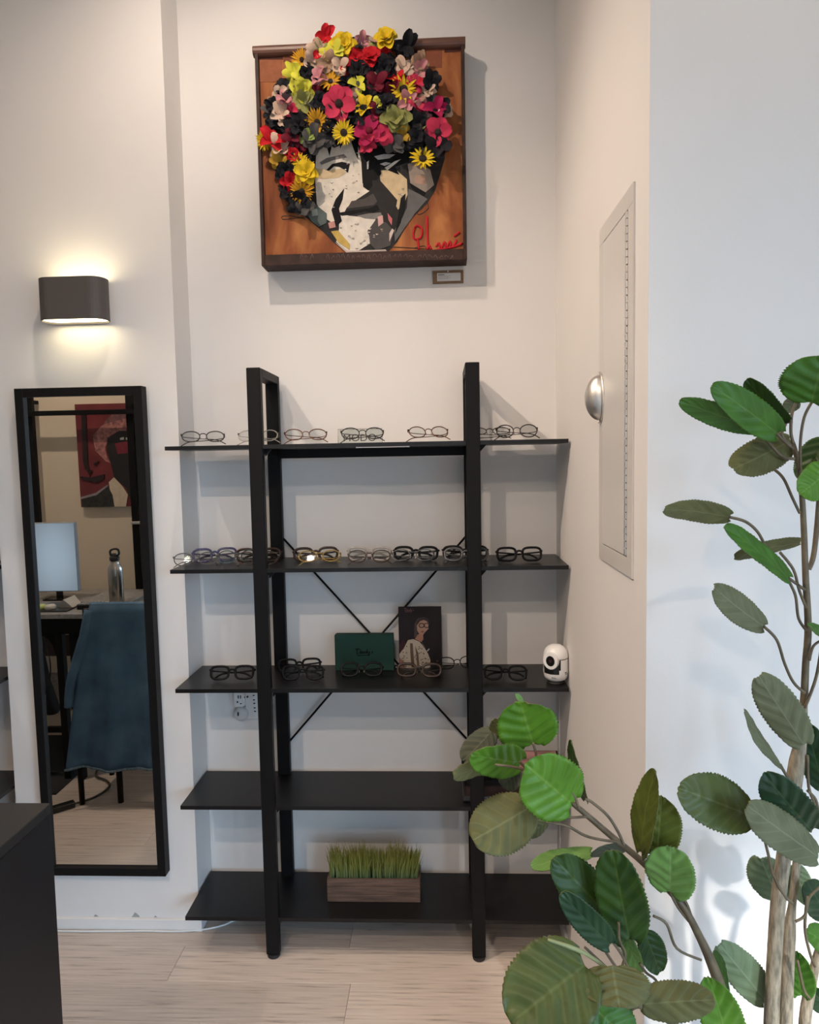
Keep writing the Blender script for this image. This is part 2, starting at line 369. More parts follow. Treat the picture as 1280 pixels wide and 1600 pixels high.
piece('brow_paper', [(640, 60), (760, 70), (880, 100), (890, 150), (860, 190), (800, 215), (720, 200), (640, 130)], (.05, .05, .052))
piece('shadow_paper', [(625, 122), (700, 95), (790, 100), (885, 125), (872, 180), (800, 205), (822, 247), (765, 224), (722, 200), (728, 240), (700, 280), (660, 330), (632, 310), (625, 230)], BLK, rough=.25)
piece('nose_shadow', [(680, 275), (720, 275), (760, 320), (812, 380), (802, 430), (812, 480), (795, 530), (760, 520), (735, 480), (722, 430), (690, 390), (682, 345)], (.03, .028, .027))
piece('moustache_paper', [(548, 424), (570, 385), (640, 372), (684, 345), (706, 385), (690, 405), (640, 412)], (.08, .07, .065))
piece('mouth_line', [(495, 448), (560, 436), (665, 422), (705, 405), (720, 430), (690, 445), (640, 440), (560, 458), (520, 462)], BLK)
piece('lip_paper', [(600, 462), (660, 450), (725, 445), (735, 470), (690, 480), (640, 476)], (.20, .19, .18))
piece('smile_line', [(465, 432), (487, 375), (532, 318), (524, 375), (505, 425), (520, 490), (490, 520)], BLK)
piece('eyebrow_paper', [(403, 182), (440, 158), (530, 138), (548, 155), (480, 168), (412, 194)], (.19, .17, .16))
piece('eyelid_paper', [(380, 210), (440, 222), (520, 215), (545, 235), (500, 262), (430, 268), (382, 262)], BEI)
piece('eye_paper', [(438, 222), (468, 190), (520, 178), (562, 188), (552, 236), (530, 218), (505, 205), (478, 202), (452, 226)], BLK)
for q in ([(430, 60), (475, 50), (455, 150)], [(560, 50), (606, 60), (604, 165), (585, 120)], [(500, 50), (530, 50), (512, 110)], [(610, 60), (660, 50), (640, 125)]): piece('fringe_paper', q, BLK)
piece('glint_paper', [(690, 150), (740, 138), (800, 140), (770, 160), (710, 168)], (.5, .5, .5))
piece('glint_paper', [(745, 210), (800, 175), (830, 165), (800, 190), (760, 222)], (.62, .6, .56))
piece('glint_paper', [(720, 190), (750, 180), (778, 186), (745, 200)], (.55, .52, .5))
piece('glint_paper', [(652, 180), (662, 172), (660, 215), (652, 218)], (.6, .58, .55))
piece('cheek_patch', [(866, 190), (905, 180), (985, 220), (1005, 300), (960, 340), (880, 290)], (.30, .25, .21))
piece('cheek_patch', [(905, 250), (960, 250), (965, 300), (900, 290)], (.42, .27, .20))
piece('cheek_line', [(868, 288), (962, 340), (945, 366), (905, 335)], BLK)
piece('jaw_paper', [(870, 320), (930, 350), (970, 375), (905, 450), (855, 520), (800, 600), (795, 540), (835, 480), (862, 420)], (.13, .125, .125))
piece('jaw_line', [(830, 370), (855, 345), (850, 420), (830, 500), (800, 560), (815, 470)], BLK)
piece('chin_shadow', [(655, 545), (700, 480), (755, 500), (795, 545), (775, 620), (700, 645), (668, 610)], (.075, .068, .066))
piece('pink_scrap', [(760, 448), (785, 478), (782, 512), (765, 485)], (.55, .16, .17))
piece('pink_scrap', [(708, 468), (735, 460), (738, 500), (712, 520)], (.60, .36, .33))
piece('pink_scrap', [(448, 500), (480, 490), (488, 522), (455, 530)], (.5, .25, .22))
piece('pattern_scrap', [(330, 442), (380, 402), (440, 450), (440, 500), (400, 520), (360, 490)], (.12, .15, .14))
piece('pattern_scrap', [(360, 430), (390, 425), (395, 460), (365, 465)], (.38, .42, .38))
piece('yellow_scrap', [(463, 545), (500, 540), (560, 610), (560, 640), (500, 600)], (.52, .36, .10))
piece('light_scrap', [(480, 600), (555, 648), (750, 640), (760, 655), (550, 662)], (.5, .42, .38))
piece('light_scrap', [(640, 575), (662, 560), (668, 610), (650, 612)], (.62, .57, .5))
piece('light_scrap', [(770, 555), (785, 530), (795, 540), (770, 600)], (.6, .5, .45))
for k in range(46):   # torn newsprint flecks on the face
    zx, zy = random.choice([(430, 300), (450, 380), (570, 250), (580, 320), (560, 550), (600, 600), (560, 160), (800, 330), (700, 560), (560, 500)])
    zx += random.uniform(-45, 45); zy += random.uniform(-40, 40); a = random.uniform(0, 3); r = random.uniform(3, 9)
    piece('newsprint_fleck', [(zx+r*math.cos(a+q*2.1)*(1.4 if q else .8), zy+r*.6*math.sin(a+q*2.1)) for q in range(3)], random.choice([(.50, .44, .37), (.74, .68, .60), (.44, .36, .30), (.70, .66, .60)]))
red_m = mat('red_paint', (.50, .012, .025), .6, spec=.2)
def strokes(name, lines, r, m, parent, f, n=5, lab=None):
    mb = MB()
    for ln in lines: mb.tube(spline([f(x, y) for x, y in ln], 4), r, n)
    o = mb.build(name, m, parent, smooth=True)
    if lab: o['label'] = lab
    return o
g3 = lambda x, y: (zp(x, y)[0], YF+.0132, zp(x, y)[1])
strokes('signature', [[(905, 520), (895, 560), (905, 585), (935, 575), (940, 530), (915, 512), (903, 530)], [(918, 585), (925, 640)], [(968, 465), (970, 560), (975, 640)], [(968, 640), (980, 620), (990, 640)],
        [(1015, 625), (1030, 605), (1040, 635), (1060, 600), (1070, 630), (1090, 595), (1095, 632), (1125, 590), (1110, 625), (1155, 605)], [(1020, 640), (1090, 630), (1150, 612)], [(1110, 570), (1140, 548)]], .0036, red_m, art, g3, lab='red painted signature')
wire_m = mat('dark_wire', (.02, .015, .012), .4)
strokes('wire', [[(330, 480), (250, 462), (205, 465), (212, 480), (260, 476), (330, 470)]], .0011, wire_m, art, g3)
strokes('wire', [[(960, 380), (975, 420), (930, 455), (915, 440), (945, 420)]], .0011, wire_m, art, g3)
strokes('wire', [[(780, 625), (900, 632), (960, 635), (950, 620), (900, 632)]], .0011, wire_m, art, g3)
strokes('faded_writing', [[(x, 690+random.uniform(-8, 8)), (x+random.uniform(4, 14), 672+random.uniform(-6, 6)), (x+random.uniform(12, 24), 690+random.uniform(-8, 8))] for x in list(range(305, 380, 26))+list(range(440, 880, 27))+list(range(920, 1100, 28))], .0009, mat('faded_ink', (.16, .10, .10), .6), art, lambda x, y: (zp(x, y)[0], YF+.0003, zp(x, y)[1]), n=4)
# ---- fabric flowers
def petal(mb, ang, L, w, lift, cup, point, z0=0, r0=.05, curl=0):
    nu, nv = 5, 2; vs = []; fs = []
    for i in range(nu+1):
        u = i/nu
        hw = w*(math.sin(math.pi*min(1, u*.88+.06))**(.6 if point < .5 else 1.0))*(1-point*u*.75)
        for j in range(-nv, nv+1):
            v = j/nv
            r = r0+u*L; s = v*hw
            z = z0+lift*math.sin(u*1.4)*L+cup*v*v*hw-curl*u*u*L
            vs.append((r*math.cos(ang)-s*math.sin(ang), r*math.sin(ang)+s*math.cos(ang), z))
    k = 2*nv+1
    for i in range(nu):
        for j in range(2*nv): fs.append((i*k+j, i*k+j+1, (i+1)*k+j+1, (i+1)*k+j))
    mb.add(vs, fs)
def disc(r, h, mi=0): return MB().lathe([(0, h), (r*.6, h*.95), (r, h*.6), (r*1.02, 0), (0, 0)], 12)
def flower_mesh(kind, seed):
    rd = random.Random(seed); mb = MB()
    if kind == 'rose':
        for lay, (n, L, w, lift) in enumerate(((6, .95, .46, .25), (5, .72, .40, .62), (4, .46, .32, 1.0), (3, .26, .24, 1.35))):
            for k in range(n): petal(mb, 2*math.pi*(k+.5*lay)/n+rd.uniform(-.2, .2), L*rd.uniform(.85, 1.1), w, lift*rd.uniform(.8, 1.2), .5, .2, .05*lay, .04, .1)
    elif kind == 'daisy':
        for lay in range(2):
            for k in range(13): petal(mb, 2*math.pi*(k+.5*lay)/13+rd.uniform(-.08, .08), .8*rd.uniform(.85, 1.1), .15, .18+.2*lay, .4, .8, .04*lay, .2)
    elif kind == 'anemone':
        for k in range(6): petal(mb, 2*math.pi*k/6+rd.uniform(-.12, .12), .86*rd.uniform(.9, 1.05), .44, .25+.1*(k % 2), .35, .05, .02*(k % 2), .1, .12)
    elif kind == 'lily':
        for k in range(5): petal(mb, 2*math.pi*k/5+rd.uniform(-.45, .45), 1.1*rd.uniform(.7, 1.15), .48, rd.uniform(.4, 1.0), .7, .45, .03*k, .02, .3)
    elif kind == 'ragged':
        for k in range(10): petal(mb, 2*math.pi*k/10+rd.uniform(-.6, .6), rd.uniform(.6, 1.15), rd.uniform(.34, .55), rd.uniform(.1, 1.3), rd.uniform(-.9, .9), rd.uniform(0, .45), rd.uniform(0, .35), .02, rd.uniform(-.2, .6))
    return mb.mesh('flower_'+kind, [None], smooth=True, recalc=False)
FME = {k: [flower_mesh(k, s) for s in range(3)] for k in ('rose', 'daisy', 'anemone', 'lily', 'ragged')}
FC = dict(red=(.50, .012, .02), yel=(.72, .50, .02), ygr=(.58, .56, .06), org=(.62, .31, .02), blk=(.014, .014, .018), pnk=(.52, .035, .085), mag=(.36, .012, .075), cre=(.58, .42, .32), drd=(.13, .008, .02), och=(.42, .25, .03), oli=(.26, .26, .08), lpk=(.58, .25, .27), gry=(.08, .075, .075), tan=(.36, .23, .15), grn=(.33, .42, .10))
FM = {k: mat('petal_'+k, c, .75, noise=.22, nscale=70, spec=.2) for k, c in FC.items()}
cen_me = disc(.22, .2).mesh('flower_center', [None], smooth=True)
cen_m = mat('flower_eye', (.02, .010, .008), .8, bump=.6, bscale=300)
def setm(o, m):
    o.material_slots[0].link = 'OBJECT'; o.material_slots[0].material = m
FL = '''435 95 58 lily red 8|535 135 62 rose yel 30|630 122 38 ragged lpk 5|668 135 34 rose lpk 3|755 108 62 rose yel 28|855 150 68 lily blk 14|400 168 46 ragged cre 12|475 185 55 ragged ygr 24|595 205 48 rose red 24|675 205 55 rose red 30|748 175 34 rose red 16|310 215 52 daisy org 14|445 240 46 ragged tan 22|330 285 44 rose blk 20|268 280 44 ragged ygr 12|610 275 54 rose blk 28|745 265 66 rose blk 24|545 283 26 ragged red 20|510 250 40 ragged cre 30|850 262 46 ragged cre 14|935 272 38 ragged lpk 6|228 375 58 rose blk 12|315 378 64 rose ygr 30|400 320 38 ragged lpk 20|460 330 54 daisy org 26|540 332 44 rose blk 22|605 358 54 lily ygr 34|700 345 50 ragged drd 24|800 312 46 ragged red 20|845 372 66 daisy yel 34|915 350 40 ragged pnk 14|965 388 46 ragged cre 8|385 378 34 rose drd 18|505 447 88 anemone pnk 46|660 402 50 rose blk 30|755 452 62 rose blk 40|410 440 48 rose blk 28|320 448 52 ragged oli 22|195 418 42 ragged cre 6|640 470 52 lily yel 38|702 447 30 ragged ygr 44|870 440 44 ragged lpk 24|920 470 38 ragged pnk 20|968 482 40 rose blk 14|1020 482 62 lily mag 22|1065 482 34 ragged cre 6|208 512 50 ragged cre 16|258 492 34 ragged pnk 18|172 540 50 rose blk 8|295 562 70 rose blk 30|390 542 64 daisy org 34|628 508 52 rose blk 34|805 532 74 rose oli 44|925 548 56 rose blk 30|665 592 80 anemone mag 46|738 612 48 ragged pnk 40|455 575 48 rose blk 28|530 598 58 daisy yel 48|1025 597 74 anemone pnk 34|915 632 60 rose blk 34|842 606 36 ragged och 30|155 648 68 lily red 26|115 638 46 daisy yel 14|265 632 42 ragged drd 22|332 625 40 ragged grn 30|375 655 56 ragged gry 24|200 692 50 ragged cre 14|265 717 42 rose red 26|188 757 40 ragged och 14|300 752 44 daisy yel 30|342 748 40 rose blk 18|1035 690 62 ragged blk 20|945 738 64 daisy yel 40|790 662 54 ragged gry 20|650 658 40 ragged pnk 34|325 795 56 daisy yel 34|228 797 48 rose blk 20|250 855 48 rose red 30|335 812 60 rose yel 40|310 905 62 daisy org 36|220 812 50 rose blk 14|245 912 50 rose blk 16|292 965 54 ragged blk 14|340 1000 44 ragged gry 8|705 520 44 ragged drd 24|560 500 40 ragged blk 20|470 510 40 ragged gry 16|590 160 40 ragged blk 8|700 130 36 ragged cre 6|500 300 36 ragged tan 10|640 320 40 ragged gry 10|860 500 46 ragged blk 12|780 385 40 ragged drd 16|360 330 40 ragged blk 8|240 450 44 ragged gry 6|980 440 38 ragged gry 4|990 640 44 ragged blk 10|860 570 40 ragged gry 12|590 570 46 ragged blk 12|250 590 46 ragged blk 12|430 640 44 ragged gry 14|155 470 34 ragged tan 2|1000 560 34 ragged gry 10|240 690 44 ragged blk 8|290 840 44 ragged blk 8'''
rf_ = random.Random(11)
for k in range(46):      # small crumpled petals filling the gaps
    while True:
        zx, zy = rf_.uniform(130, 1070), rf_.uniform(120, 720)
        if ((zx-600)/470)**2+((zy-480)/380)**2 < .95 and not (390 < zx < 880 and zy > 640): break
    FL += '|%d %d %d ragged %s %d' % (zx, zy, rf_.uniform(30, 48), rf_.choice(['blk', 'blk', 'blk', 'cre', 'gry', 'lpk', 'drd', 'tan', 'cre', 'oli', 'red']), rf_.uniform(4, 20))
for i, ln in enumerate(FL.split('|')):
    zx, zy, r, kind, c, lift = ln.split(); zx, zy, r, lift = float(zx), float(zy), float(r), float(lift)*.001
    lift = .004+lift*.85
    yy = YF+.012-lift
    p = at(380+zx/3.368, 30+zy/3.368, 1, yy)
    o = bpy.data.objects.new('flower', FME[kind][i % 3]); C.objects.link(o); o.parent = art
    o.location = p-OFF[art.name]; o.rotation_euler = (math.pi/2+random.uniform(-.35, .35), random.uniform(-.35, .35), 0)
    o.rotation_euler.rotate_axis('Z', random.uniform(0, 6))
    s = r*yy/FPX/3.368*dict(ragged=1.15, rose=1.10, lily=.95).get(kind, 1.05); o.scale = (s, s, s*.9); setm(o, FM[c])
    if kind in ('daisy', 'anemone'):
        q = bpy.data.objects.new('flower_center', cen_me); C.objects.link(q); q.parent = o; q.location = (0, 0, .06)
        k = 1.35 if kind == 'daisy' and c == 'yel' and r > 55 else 1.0
        q.scale = (k, k, 1); setm(q, cen_m if c != 'mag' else FM['drd'])

# placard under the picture (the printed square code is left off)
pa, pb = at(676, 423, 1, YB-.006), at(724.5, 442, 1, YB-.006)
plq = thing('picture_placard', 'small brown wooden caption placard below the flower portrait', 'placard', (lerp(pa.x, pb.x, .5), YB, pb.z))
part('wood_plate', (pa.x, YB-.007, pb.z), (pb.x, YB-.0003, pa.z), mat('placard_wood', (.20, .115, .055), .6, noise=.25, nscale=20, stretch=(2, 6, 12)), plq)
ca, cb = at(683, 427, 1, YB-.008), at(720, 438.5, 1, YB-.008)
card = part('caption_card', (ca.x, YB-.0082, cb.z), (cb.x, YB-.0068, ca.z), mat('card_white', (.66, .64, .62), .5), plq, bevel=0)
ink = mat('ink', (.02, .02, .022), .5)
m = MB(); mg = MB()
m.box((ca.x+.003, YB-.0086, ca.z-.0062), (ca.x+.024, YB-.008, ca.z-.0042))
for k in range(4):
    mg.box((ca.x+.003, YB-.0085, ca.z-.0095-k*.0032), (ca.x+.045-(k % 2)*.008, YB-.008, ca.z-.0085-k*.0032))
m.build('caption_title', ink, card); mg.build('caption_text', mat('grey_ink', (.35, .34, .34), .6), card)
MB().tube([((pa.x+pb.x)/2, YB-.0085, pa.z-.004), ((pa.x+pb.x)/2, YB-.006, pa.z-.004)], .0022, 10).build('pin', white_pl, plq)

# ================================================================== wall sconce
sx0, sx1, sz0, sz1, sy0 = -1.226, -1.020, 2.0, 2.126, 2.168
sc = thing('wall_sconce', 'charcoal rounded up-and-down wall lamp glowing above the mirror', 'wall lamp', ((sx0+sx1)/2, YL, sz0))
def stadium(x0, x1, y0, y1, r, n=8):
    out = []
    for cx, cy, a in ((x1-r, y0+r, -90), (x1-r, y1-r, 0), (x0+r, y1-r, 90), (x0+r, y0+r, 180)):
        for k in range(n+1):
            t = R(a+90*k/n); out.append((cx+r*math.cos(t), cy+r*math.sin(t)))
    return out
so, si = stadium(sx0, sx1, sy0, YL-.012, .040), stadium(sx0+.003, sx1-.003, sy0+.003, YL-.015, .037)
m = MB(); n = len(so)
m.add([(x, y, sz0) for x, y in so]+[(x, y, sz1) for x, y in so]+[(x, y, sz0) for x, y in si]+[(x, y, sz1) for x, y in si],
      [f for i in range(n) for j in [(i+1) % n] for f in ((i, j, n+j, n+i), (2*n+j, 2*n+i, 3*n+i, 3*n+j), (i, 2*n+i, 2*n+j, j), (n+i, n+j, 3*n+j, 3*n+i))])
sh = m.build('lamp_shade', mat('sconce_charcoal', (.075, .066, .063), .5, bump=.05, bscale=500), sc); 
led = mat('sconce_diffuser', (1, 1, .95), .5, emit=(1, .84, .52), estr=8)
MB().prismz(si, sz0+.006, sz0+.010).build('diffuser', led, sc)
MB().prismz(si, sz1-.010, sz1-.006).build('diffuser', led, sc)
part('wall_bracket', (sx0+.05, YL-.012, sz0+.02), (sx1-.05, YL, sz1-.02), mat('sconce_charcoal', ()), sc)

# ================================================================== mirror
TILT = R(.6)
mir = bpy.data.objects.new('wall_mirror', None); C.objects.link(mir); mir.location = (-1.130, 2.232, 1.0); mir.rotation_euler = (TILT, 0, 0)
tag(mir, 'tall narrow black-framed mirror on the white pilaster under the lamp', 'mirror'); OFF[mir.name] = Vector()
mx0, mx1, mz0, mz1, fwid = -.202, .203, -.793, .800, .0265
part('mirror_glass', (mx0+.01, 0, mz0+.01), (mx1-.01, .004, mz1-.01), mirror_m, mir, bevel=0)
for a, b in (((mx0, mz0), (mx0+fwid, mz1)), ((mx1-fwid, mz0), (mx1, mz1)), ((mx0+fwid, mz0), (mx1-fwid, mz0+fwid)), ((mx0+fwid, mz1-fwid), (mx1-fwid, mz1))):
    bx((a[0], -.012, a[1]), (b[0], .026, b[1])).build('frame_bar', black_met, mir, bevel=.001)
bx((mx0+.02, .005, mz0+.02), (mx1-.02, .020, mz1-.02)).build('backing', dark_pl, mir)

# ================================================================== access panel in the side wall
ap = thing('access_panel', 'white painted metal access door with steel cup pull on the side wall', 'access panel', (XR, 1.58, 1.315))
pt_m = mat('panel_enamel', (.60, .575, .545), .3, noise=.03, nscale=5)
y0, y1, z0, z1 = 1.436, 1.734, 1.314, 2.080
e = .038
for a, b in (((y0, z0), (y1, z0+e)), ((y0, z1-e), (y1, z1)), ((y0, z0+e), (y0+e, z1-e)), ((y1-e, z0+e), (y1, z1-e))):
    bx((XR-.0045, a[0], a[1]), (XR, b[0], b[1])).build('panel_frame', pt_m, ap, bevel=.0006)
part('panel_door', (XR-.0050, y0+e+.006, z0+e+.0025), (XR, y1-e-.0025, z1-e-.0025), mat('door_enamel', (.63, .61, .58), .28, noise=.03, nscale=4), ap, bevel=.0006)
part('panel_gap', (XR-.0012, y0+e-.001, z0+e-.001), (XR-.0002, y1-e+.001, z1-e+.001), dark_pl, ap, bevel=0)
hg = MB(); hd = MB(); n = 46
for k in range(n):
    za = lerp(z0+e+.004, z1-e-.004, k/n); dz = (z1-z0-2*e-.008)/n
    hg.tube([(XR-.006, y0+e+.001, za+.0012), (XR-.006, y0+e+.001, za+dz-.0012)], .0038, 8)
    if k % 2: hd.box((XR-.0056, y0+e+.004, za), (XR-.0045, y0+e+.008, za+dz))
hg.build('hinge', steel, ap, smooth=False); hd.build('hinge_slot', dark_pl, ap)
cz = 1.694; cy = 1.700
cup = MB(); nn, mm = 18, 10; vs = []; fs = []
for i in range(nn+1):
    a = math.pi*i/nn   # along z
    for j in range(mm+1):
        b = math.pi*.5*j/mm
        rz = .052; ry = .032; rx = .034
        vs.append((XR-.007-rx*math.sin(a)*math.sin(b), cy+.016-ry*math.sin(a)*math.cos(b), cz-rz*math.cos(a)))
for i in range(nn):
    for j in range(mm): fs.append((i*(mm+1)+j, i*(mm+1)+j+1, (i+1)*(mm+1)+j+1, (i+1)*(mm+1)+j))
cup.add(vs, fs); c = cup.build('cup_pull', steel, ap, smooth=True, recalc=False)
sm = c.modifiers.new('thick', 'SOLIDIFY'); sm.thickness = .0016; sm.offset = 0
MB().tube([(XR-.0065, cy+.016-.034*math.sin(math.pi*k/16), cz-.056*math.cos(math.pi*k/16)) for k in range(17)], .0032, 6).build('pull_flange', steel, c, smooth=True)
for s in (-1, 1): MB().lathe([(0, .001), (.004, .001), (.004, -.001), (0, -.001)], 10, (XR-.0075, cy+.016, cz+s*.059)).build('screw', steel, c)

# ================================================================== counter
kt = thing('display_counter', 'black counter block cut by the lower left corner', 'counter', (-.90, .80, 0))
part('body', (-1.141, .419, 0), (-.661, 1.133, .9822), counter_m, kt)
part('counter_top', (-1.141, .419, .9825), (-.661, 1.133, 1.0), counter_top_m, kt)

# ================================================================== eyeglasses
lens_m = bpy.data.materials.new('spectacle_lens'); lens_m.use_nodes = True
_nt = lens_m.node_tree; _nt.nodes.clear(); _o = _nt.nodes.new('ShaderNodeOutputMaterial'); _mx = _nt.nodes.new('ShaderNodeMixShader')
_t = _nt.nodes.new('ShaderNodeBsdfTransparent'); _t.inputs[0].default_value = (.93, .94, .94, 1); _g = _nt.nodes.new('ShaderNodeBsdfGlossy'); _g.inputs['Roughness'].default_value = .02
_fr = _nt.nodes.new('ShaderNodeFresnel'); _fr.inputs[0].default_value = 1.12
_nt.links.new(_fr.outputs[0], _mx.inputs[0]); _nt.links.new(_t.outputs[0], _mx.inputs[1]); _nt.links.new(_g.outputs[0], _mx.inputs[2]); _nt.links.new(_mx.outputs[0], _o.inputs[0])
GM = dict(blk=mat('acetate_black', (.004, .004, .005), .4, spec=.14), brn=mat('acetate_brown', (.028, .012, .007), .35, spec=.3, noise=.5, nscale=90), teal=mat('acetate_teal', (.02, .05, .06), .2), blu=mat('acetate_violet', (.045, .04, .11), .22),
          gun=mat('metal_gunmetal', (.045, .038, .035), .4, metal=.8), gold=mat('metal_gold', (.24, .165, .05), .4, metal=1), clr=mat('acetate_clear', (.42, .38, .34), .2, alpha=.6), cop=mat('metal_copper', (.16, .07, .045), .3, metal=.8), tort=mat('acetate_tortoise', (.018, .009, .006), .35, spec=.3, noise=.7, nscale=60), gre=mat('acetate_smoke', (.045, .045, .047), .3))
SHAPES = dict(round=(.0235, .0200, 2.1, .0013, .017), oval=(.0245, .0180, 2.2, .0013, .017), rect=(.0260, .0185, 3.2, .0030, .016), panto=(.0245, .0195, 2.6, .0029, .017), brow=(.0265, .0180, 2.8, .0034, .016))
def lens_pt(shape, t, k=1.0):
    a, b, n, r, g = SHAPES[shape]
    c, s = math.cos(t), math.sin(t)
    x = a*k*math.copysign(abs(c)**(2/n), c); z = b*k*math.copysign(abs(s)**(2/n), s)
    return x*(1+.06*s), z
GPROTO = {}
def make_glasses(shape, col, folded):
    key = (shape, col, folded)
    root = bpy.data.objects.new('eyeglasses', None); C.objects.link(root); root.empty_display_size = .03
    if key not in GPROTO:
        a, b, n, r, gap = SHAPES[shape]; P = {}
        zc = b+r; xc = gap/2+a+r*.6
        N = 30
        for s in (-1, 1):
            pts = [(s*xc+lens_pt(shape, 2*math.pi*k/N)[0]*s, .002*abs(lens_pt(shape, 2*math.pi*k/N)[0])/a, zc+lens_pt(shape, 2*math.pi*k/N)[1]) for k in range(N)]
            rm = MB().tube(pts, r, 6, closed=True, flat=1.25)
            P.setdefault('rim', []).append(rm.mesh('rim', GM[col], smooth=True))
            q = MB().prism([(s*xc+lens_pt(shape, 2*math.pi*k/N, .985)[0], zc+lens_pt(shape, 2*math.pi*k/N, .985)[1]) for k in range(N)], .0006, .0018)
            P.setdefault('lens', []).append(q.mesh('lens', lens_m))
            xo = s*(xc+a+r)
            hz = zc+b*.45
            rt = max(r*.85, .0010)
            if folded:
                path = spline([(xo-s*.002, .001, hz), (xo, .006, hz), (xo-s*.004, .011+.004*(s+1), hz-.002), (xo-s*.05, .014+.005*(s+1), hz-.006), (xo-s*.098, .016+.004*(s+1), hz-.010), (xo-s*.122, .017+.004*(s+1), hz-.024)], 4)
            else:
                path = spline([(xo-s*.002, .001, hz), (xo+s*.001, .006, hz), (xo+s*.001, .03, hz-.003), (xo-s*.002, .085, hz-.010), (xo-s*.006, .110, hz-.020), (xo-s*.009, .128, .004)], 4)
            tm = MB().tube(path, [rt]*(len(path)-6)+[rt*1.25]*6, 6, flat=1.0 if r < .002 else .7)
            P.setdefault('temple', []).append(tm.mesh('temple', GM[col], smooth=True))
            P.setdefault('hinge', []).append(bx((xo-.0025, .0005, hz-.002), (xo+.0015, .006, hz+.002)).mesh('hinge', GM['gun' if r < .002 else col]))
            P.setdefault('nose_pad', []).append(MB().lathe([(0, -.004), (.0016, -.002), (.0018, .002), (0, .004)], 6, (s*(gap/2-.001), .005, zc-b*.25)).mesh('nose_pad', GM['clr'], smooth=True))
        br = MB().tube(spline([(-gap/2-.001, 0, zc+b*.25), (-gap/4, -.001, zc+b*.48), (gap/4, -.001, zc+b*.48), (gap/2+.001, 0, zc+b*.25)], 4), r*1.05, 6)
        P['bridge'] = [br.mesh('bridge', GM[col], smooth=True)]
        GPROTO[key] = P
    for nm, ms in GPROTO[key].items():
        for me in ms:
            o = bpy.data.objects.new(nm, me); C.objects.link(o); o.parent = root
    return root
GL = [  # px, depth, shelf, shape, colour, folded, yaw, tilt, lift, label
 (318, 2.215, 0, 'oval', 'gun', 1, 18, 34, 0, 'thin dark wire eyeglasses at the left end of the top shelf'),
 (402, 2.235, 0, 'round', 'clr', 1, 2, 38, 0, 'pale clear-rimmed eyeglasses on the top shelf half behind the left post'),
 (479, 2.205, 0, 'oval', 'cop', 1, 14, 32, 0, 'thin brown wire eyeglasses on the top shelf left of the acrylic block'),
 (567, 2.185, 0, 'oval', 'gun', 1, 8, 30, 0, 'thin dark wire eyeglasses standing before the acrylic block'),
 (672, 2.220, 0, 'round', 'cop', 1, 14, 40, 0, 'copper wire eyeglasses on the top shelf just left of the right post'),
 (766, 2.300, 0, 'oval', 'gun', 1, 0, 55, 0, 'low thin wire eyeglasses on the top shelf touching the right post'),
 (808, 2.215, 0, 'round', 'gun', 1, -4, 28, 0, 'round dark wire eyeglasses nearest the right end of the top shelf'),
 (306, 2.160, 1, 'oval', 'gre', 1, 16, 24, 0, 'smoky grey eyeglasses at the left front of the second shelf'),
 (336, 2.268, 1, 'rect', 'blu', 1, 14, 14, 0, 'dark eyeglasses with violet corner at the left of the second shelf'),
 (372, 2.185, 1, 'round', 'teal', 1, 10, 34, 0, 'teal-tinted eyeglasses lying low at the left of the second shelf'),
 (404, 2.268, 1, 'brow', 'brn', 1, 4, 8, 0, 'brown eyeglasses on the second shelf standing behind the left post'),
 (402, 2.160, 1, 'oval', 'tort', 1, 2, 26, 0, 'tortoiseshell eyeglasses on the second shelf lying before the brown pair at the left post'),
 (494, 2.268, 1, 'brow', 'brn', 1, 10, 10, 0, 'wide brown eyeglasses standing behind the gold pair on the second shelf'),
 (499, 2.160, 1, 'oval', 'gold', 1, 4, 40, 0, 'gold wire eyeglasses lying on the second shelf'),
 (577, 2.268, 1, 'rect', 'clr', 1, -4, 6, 0, 'clear-framed eyeglasses standing at the middle of the second shelf'),
 (577, 2.160, 1, 'oval', 'brn', 1, 2, 28, 0, 'thin brown eyeglasses lying before the clear pair on the second shelf'),
 (650, 2.268, 1, 'brow', 'blk', 1, -6, 6, 0, 'bold black eyeglasses standing on the second shelf right of the clear pair'),
 (645, 2.160, 1, 'oval', 'gre', 1, -2, 38, 0, 'grey eyeglasses lying low before the bold black pair on the second shelf'),
 (727, 2.268, 1, 'brow', 'blk', 1, -4, 4, 0, 'black eyeglasses upright on the second shelf behind the right post'),
 (728, 2.160, 1, 'panto', 'gre', 1, -4, 36, 0, 'smoky eyeglasses lying on the second shelf behind the right post'),
 (812, 2.205, 1, 'rect', 'blk', 1, 2, 12, 0, 'single black eyeglasses at the right end of the second shelf'),
 (362, 2.205, 2, 'rect', 'blk', 1, 3, 20, 0, 'black eyeglasses alone at the left end of the third shelf'),
 (468, 2.285, 2, 'rect', 'blk', 1, 6, 18, 0, 'rear of two black eyeglasses beside the left post on the third shelf'),
 (473, 2.208, 2, 'panto', 'blk', 1, 2, 16, 0, 'front of two black eyeglasses beside the left post on the third shelf'),
 (565, 2.222, 2, 'panto', 'blk', 1, 2, 30, 0, 'black eyeglasses lying in front of the green box'),
 (655, 2.210, 2, 'brow', 'tort', 1, -3, 28, 0, 'dark tortoiseshell eyeglasses in front of the portrait card'),
 (716, 2.290, 2, 'oval', 'blk', 1, 10, 34, 0, 'black eyeglasses right of the portrait card by the right post'),
 (790, 2.195, 2, 'panto', 'blk', 1, -5, 18, 0, 'black eyeglasses between the right post and the white camera'),
]
